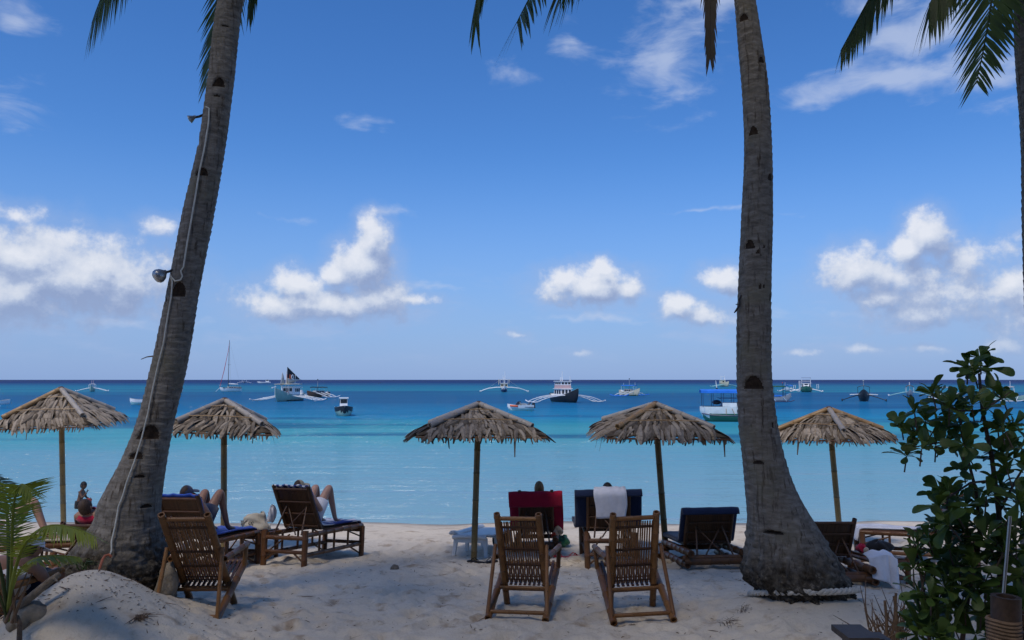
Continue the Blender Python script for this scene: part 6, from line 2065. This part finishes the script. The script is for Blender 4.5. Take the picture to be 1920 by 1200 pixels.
def seated():
    t = thing('person', 'person in a white cap slouched in the deck chair behind the young palm', 'person', CH_D.location, CH_D.rotation_quaternion)
    pel = Vector((0.03, .16, .45)); ch = Vector((.16, .06, .70)); nk = Vector((.22, .08, .81)); hd = Vector((.26, .14, .90))
    J = {'pel': (pel, (.15, .12)), 'sp': (Vector((.09, .10, .58)), (.14, .10)), 'ch': (ch, (.165, .11)), 'nk': (nk, .055), 'hd': (hd - Vector((0, .02, .04)), .065)}
    E = [('pel', 'sp'), ('sp', 'ch'), ('ch', 'nk'), ('nk', 'hd')]; ws = []
    for s in (-1, 1):
        q = 'l' if s < 0 else 'r'; sh = ch + Vector((s * .18, .0, .07)); el = Vector((s * .30 + .10, .16, .60)); wri = Vector((s * .16, .36, .66)); hip = pel + Vector((s * .09, .03, 0)); kn = Vector((s * .16, .58, .58)); an = Vector((s * .18, .72, .12))
        J.update({'sh' + q: (sh, .07), 'el' + q: (el, .046), 'wr' + q: (wri, .033), 'hip' + q: (hip, .10), 'th' + q: ((hip + kn) / 2, .082), 'kn' + q: (kn, .062), 'ca' + q: (kn * .65 + an * .35, .056), 'an' + q: (an, .038), 'toe' + q: (an + Vector((0, .17, -.06)), .03)})
        E += [('ch', 'sh' + q), ('sh' + q, 'el' + q), ('el' + q, 'wr' + q), ('pel', 'hip' + q), ('hip' + q, 'th' + q), ('th' + q, 'kn' + q), ('kn' + q, 'ca' + q), ('ca' + q, 'an' + q), ('an' + q, 'toe' + q)]
        ws.append((wri, (wri - el).normalized()))
    mb = skinned(J, E, 'pel')
    for wri, d in ws:
        hand_into(mb, wri, d, Vector((0, 0, 1)), 1, .7)
    f_, up, rt = head_into(mb, hd, (.15, .9, -.35), (0, .3, 1)); mb.build('body', MATS['skin_tan'], t)
    eyes(t, hd, f_, up, rt); hair(t, hd, f_, up, rt, 'hair_brown'); cap(t, hd, f_, up, rt, 'cloth_white')
    sleeve(t, 'shirt', [(pel + Vector((0, 0, .02)), .175, .135, (0, -.3, 1)), (J['sp'][0], .165, .125, (0, -.3, 1)), (ch, .19, .13, (0, -.1, 1)), (nk - Vector((0, 0, .05)), .11, .09, (0, 0, 1))], 'cloth_white')
    for s in (-1, 1):
        q = 'l' if s < 0 else 'r'; hip = J['hip' + q][0]; kn = J['kn' + q][0]; ax = kn - hip
        sleeve(t, 'shorts_leg', [(hip - ax * .1, .13, .12, ax), (hip + ax * .3, .115, .11, ax), (hip + ax * .75, .10, .10, ax)], 'cloth_navy')


seated()


def boy():
    p = on_water(148, 953); k = 1.0
    t = thing('person', 'bare-chested boy in dark swim trunks wading and pointing up', 'person', Vector((p.x, p.y, WATER_Z - .42)))
    pel = Vector((0, 0, .56)); sp = Vector((.015, 0, .68)); ch = Vector((.05, 0, .82)); nk = Vector((.08, 0, .93)); hd = Vector((.105, 0, 1.03))
    J = {'pel': (pel, (.085, .07)), 'sp': (sp, (.078, .062)), 'ch': (ch, (.098, .068)), 'nk': (nk, .036), 'hd': (hd - Vector((.01, 0, .04)), .045)}
    E = [('pel', 'sp'), ('sp', 'ch'), ('ch', 'nk'), ('nk', 'hd')]
    arms = {'l': (Vector((.06, .11, .86)), Vector((.10, .15, .70)), Vector((.23, .09, .66))), 'r': (Vector((.06, -.11, .86)), Vector((.16, -.15, .72)), Vector((.27, -.13, .86)))}
    for q, s in (('l', 1), ('r', -1)):
        sh, el, wri = arms[q]; hip = pel + Vector((0, s * .055, -.03)); kn = Vector((.05 if s > 0 else -.02, s * .06, .30)); an = Vector((.03 if s > 0 else -.06, s * .06, .06))
        J.update({'sh' + q: (sh, .040), 'el' + q: (el, .030), 'wr' + q: (wri, .021), 'hip' + q: (hip, .064), 'th' + q: ((hip + kn) / 2, .055), 'kn' + q: (kn, .040), 'ca' + q: (kn * .6 + an * .4, .040), 'an' + q: (an, .026), 'toe' + q: (an + Vector((.13, 0, -.045)), .02)})
        E += [('ch', 'sh' + q), ('sh' + q, 'el' + q), ('el' + q, 'wr' + q), ('pel', 'hip' + q), ('hip' + q, 'th' + q), ('th' + q, 'kn' + q), ('kn' + q, 'ca' + q), ('ca' + q, 'an' + q), ('an' + q, 'toe' + q)]
    mb = skinned(J, E, 'pel')
    hand_into(mb, arms['r'][2], (.25, 0, 1), (-1, 0, .2), .72, 1.4, True); hand_into(mb, arms['l'][2], (1, -.2, -.2), (0, 1, .2), .72, .5)
    f_, up, rt = head_into(mb, hd, (1, -.25, -.15), (0, 0, 1), .92); mb.build('body', MATS['skin_brown'], t)
    eyes(t, hd, f_, up, rt, .92); hair(t, hd, f_, up, rt, 'hair_black', .92)
    sleeve(t, 'swim_trunks', [(pel + Vector((0, 0, .06)), .094, .105, (0, 0, 1)), (pel - Vector((0, 0, .04)), .105, .115, (0, 0, 1)), (pel - Vector((0, 0, .12)), .105, .118, (0, 0, 1))], 'cloth_black')
    for s in (1, -1):
        sleeve(t, 'trunk_leg', [(pel + Vector((0, s * .055, -.06)), .075, .068, (0, 0, 1)), (pel + Vector((.0, s * .06, -.17)), .07, .066, (0, 0, 1))], 'cloth_black')
    b = tag(MB().ball((0, 0, 0), .088, 22, 16).build('ball', MATS['ball_orange'], loc=Vector(t.location) + Vector((.25, -.01, .60))), 'shiny orange ball held at the wading boy', 'ball')


simple('ball_orange', (.62, .06, .012), .25, .05, 3, 0, .5)
boy()
bottle('blue-labelled water bottle on the lounger beside the leftmost umbrella pole', LF.t, (-.30, LF.yh - .02, LF.zh + .02), .26)

# ------------------------------------------------------------------ unseen palms and thatched pavilion behind the viewer, added to shade the near sand
def shade_palm(label, bx, by, top, seed):
    b = Vector((bx, by, gz(bx, by))); top = Vector(top)
    t = thing('palm_tree', label, 'palm tree', b, group='unseen palms added to shade the near sand')
    rows = []
    n = 40; m = MB(); pts = []
    for i in range(n + 1):
        q = i / n
        pts.append(Vector(((top.x - b.x) * q ** 1.4, (top.y - b.y) * q ** 2.4, (top.z - b.z) * q)) + Vector((0, 0, -.3 * (1 - q))))
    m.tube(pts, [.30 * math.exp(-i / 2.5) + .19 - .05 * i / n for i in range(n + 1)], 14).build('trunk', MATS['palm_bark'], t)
    rg = random.Random(seed)
    for k in range(18):
        for _ in range(40):
            a = rg.uniform(0, 2 * math.pi); lift = rg.uniform(-.35, 1.0); l = rg.uniform(3.9, 4.8); dr = Vector((math.cos(a), math.sin(a), 0))
            p1 = top + dr * l * .32 + Vector((0, 0, l * .32 * (lift + .35))); p2 = top + dr * l * .75 + Vector((0, 0, l * .40 * lift)); p3 = top + dr * l * .98 + Vector((0, 0, l * (.25 * lift - .38)))
            if not any(in_frame(q + Vector((0, 0, -.8)), 30) or in_frame(q, 30) for q in (p1, p2, p3, (p2 + p3) / 2, (p1 + p2) / 2)):
                put('frond', frond_mesh([top - b, p1 - b, p2 - b, p3 - b], n=42, L=.85, w=.065, seed=seed * 50 + k), t)
                break


for i, (bx, by, tp) in enumerate(((-7.5, -2.0, (-5.6, 3.2, 9.6)), (-3.2, -2.5, (-2.2, 2.6, 10.4)), (1.2, -2.2, (1.0, 3.4, 10.0)), (4.6, -2.6, (4.2, 2.8, 9.8)), (8.2, -2.0, (7.0, 3.4, 10.2)))):
    shade_palm(['added unseen shade palm behind the viewer, far left', 'added unseen shade palm behind the viewer, near left', 'added unseen shade palm right behind the viewer', 'added unseen shade palm behind the viewer, near right', 'added unseen shade palm behind the viewer, far right'][i], bx, by, tp, 60 + i)


def pavilion():  # roof and wall out of view, added to cut sky light from behind
    t = thing('shade_pavilion', 'unseen thatched pavilion behind the viewer, added to block sky light', 'pavilion', (0, -5.0, gz(0, -5)))
    def roof(u, v):
        return Vector(((u - .5) * 26, 5.6 - 10.5 * v, 3.55 + 3.6 * math.sin(math.pi * (.12 + .80 * v)) - .05 * math.sin(u * 160)))
    o = MB().grid(roof, 60, 16).build('thatch_roof', MATS['thatch_old'], t); o.modifiers.new('thickness', 'SOLIDIFY').thickness = .25
    for i in range(7):
        MB().bamboo((-12 + 4 * i, 4.0 if abs(-12 + 4 * i) > 3 else 3.4, -.3), (-12 + 4 * i, 4.0 if abs(-12 + 4 * i) > 3 else 3.4, 4.6), .09, .5, 10).build('post', MATS['bamboo_pole'], t)
    MB().box((0, -4.0, 1.9), (26, .2, 4.4)).build('back_wall', MATS['dead_wood'], t, smooth=False)
    return t


pavilion()
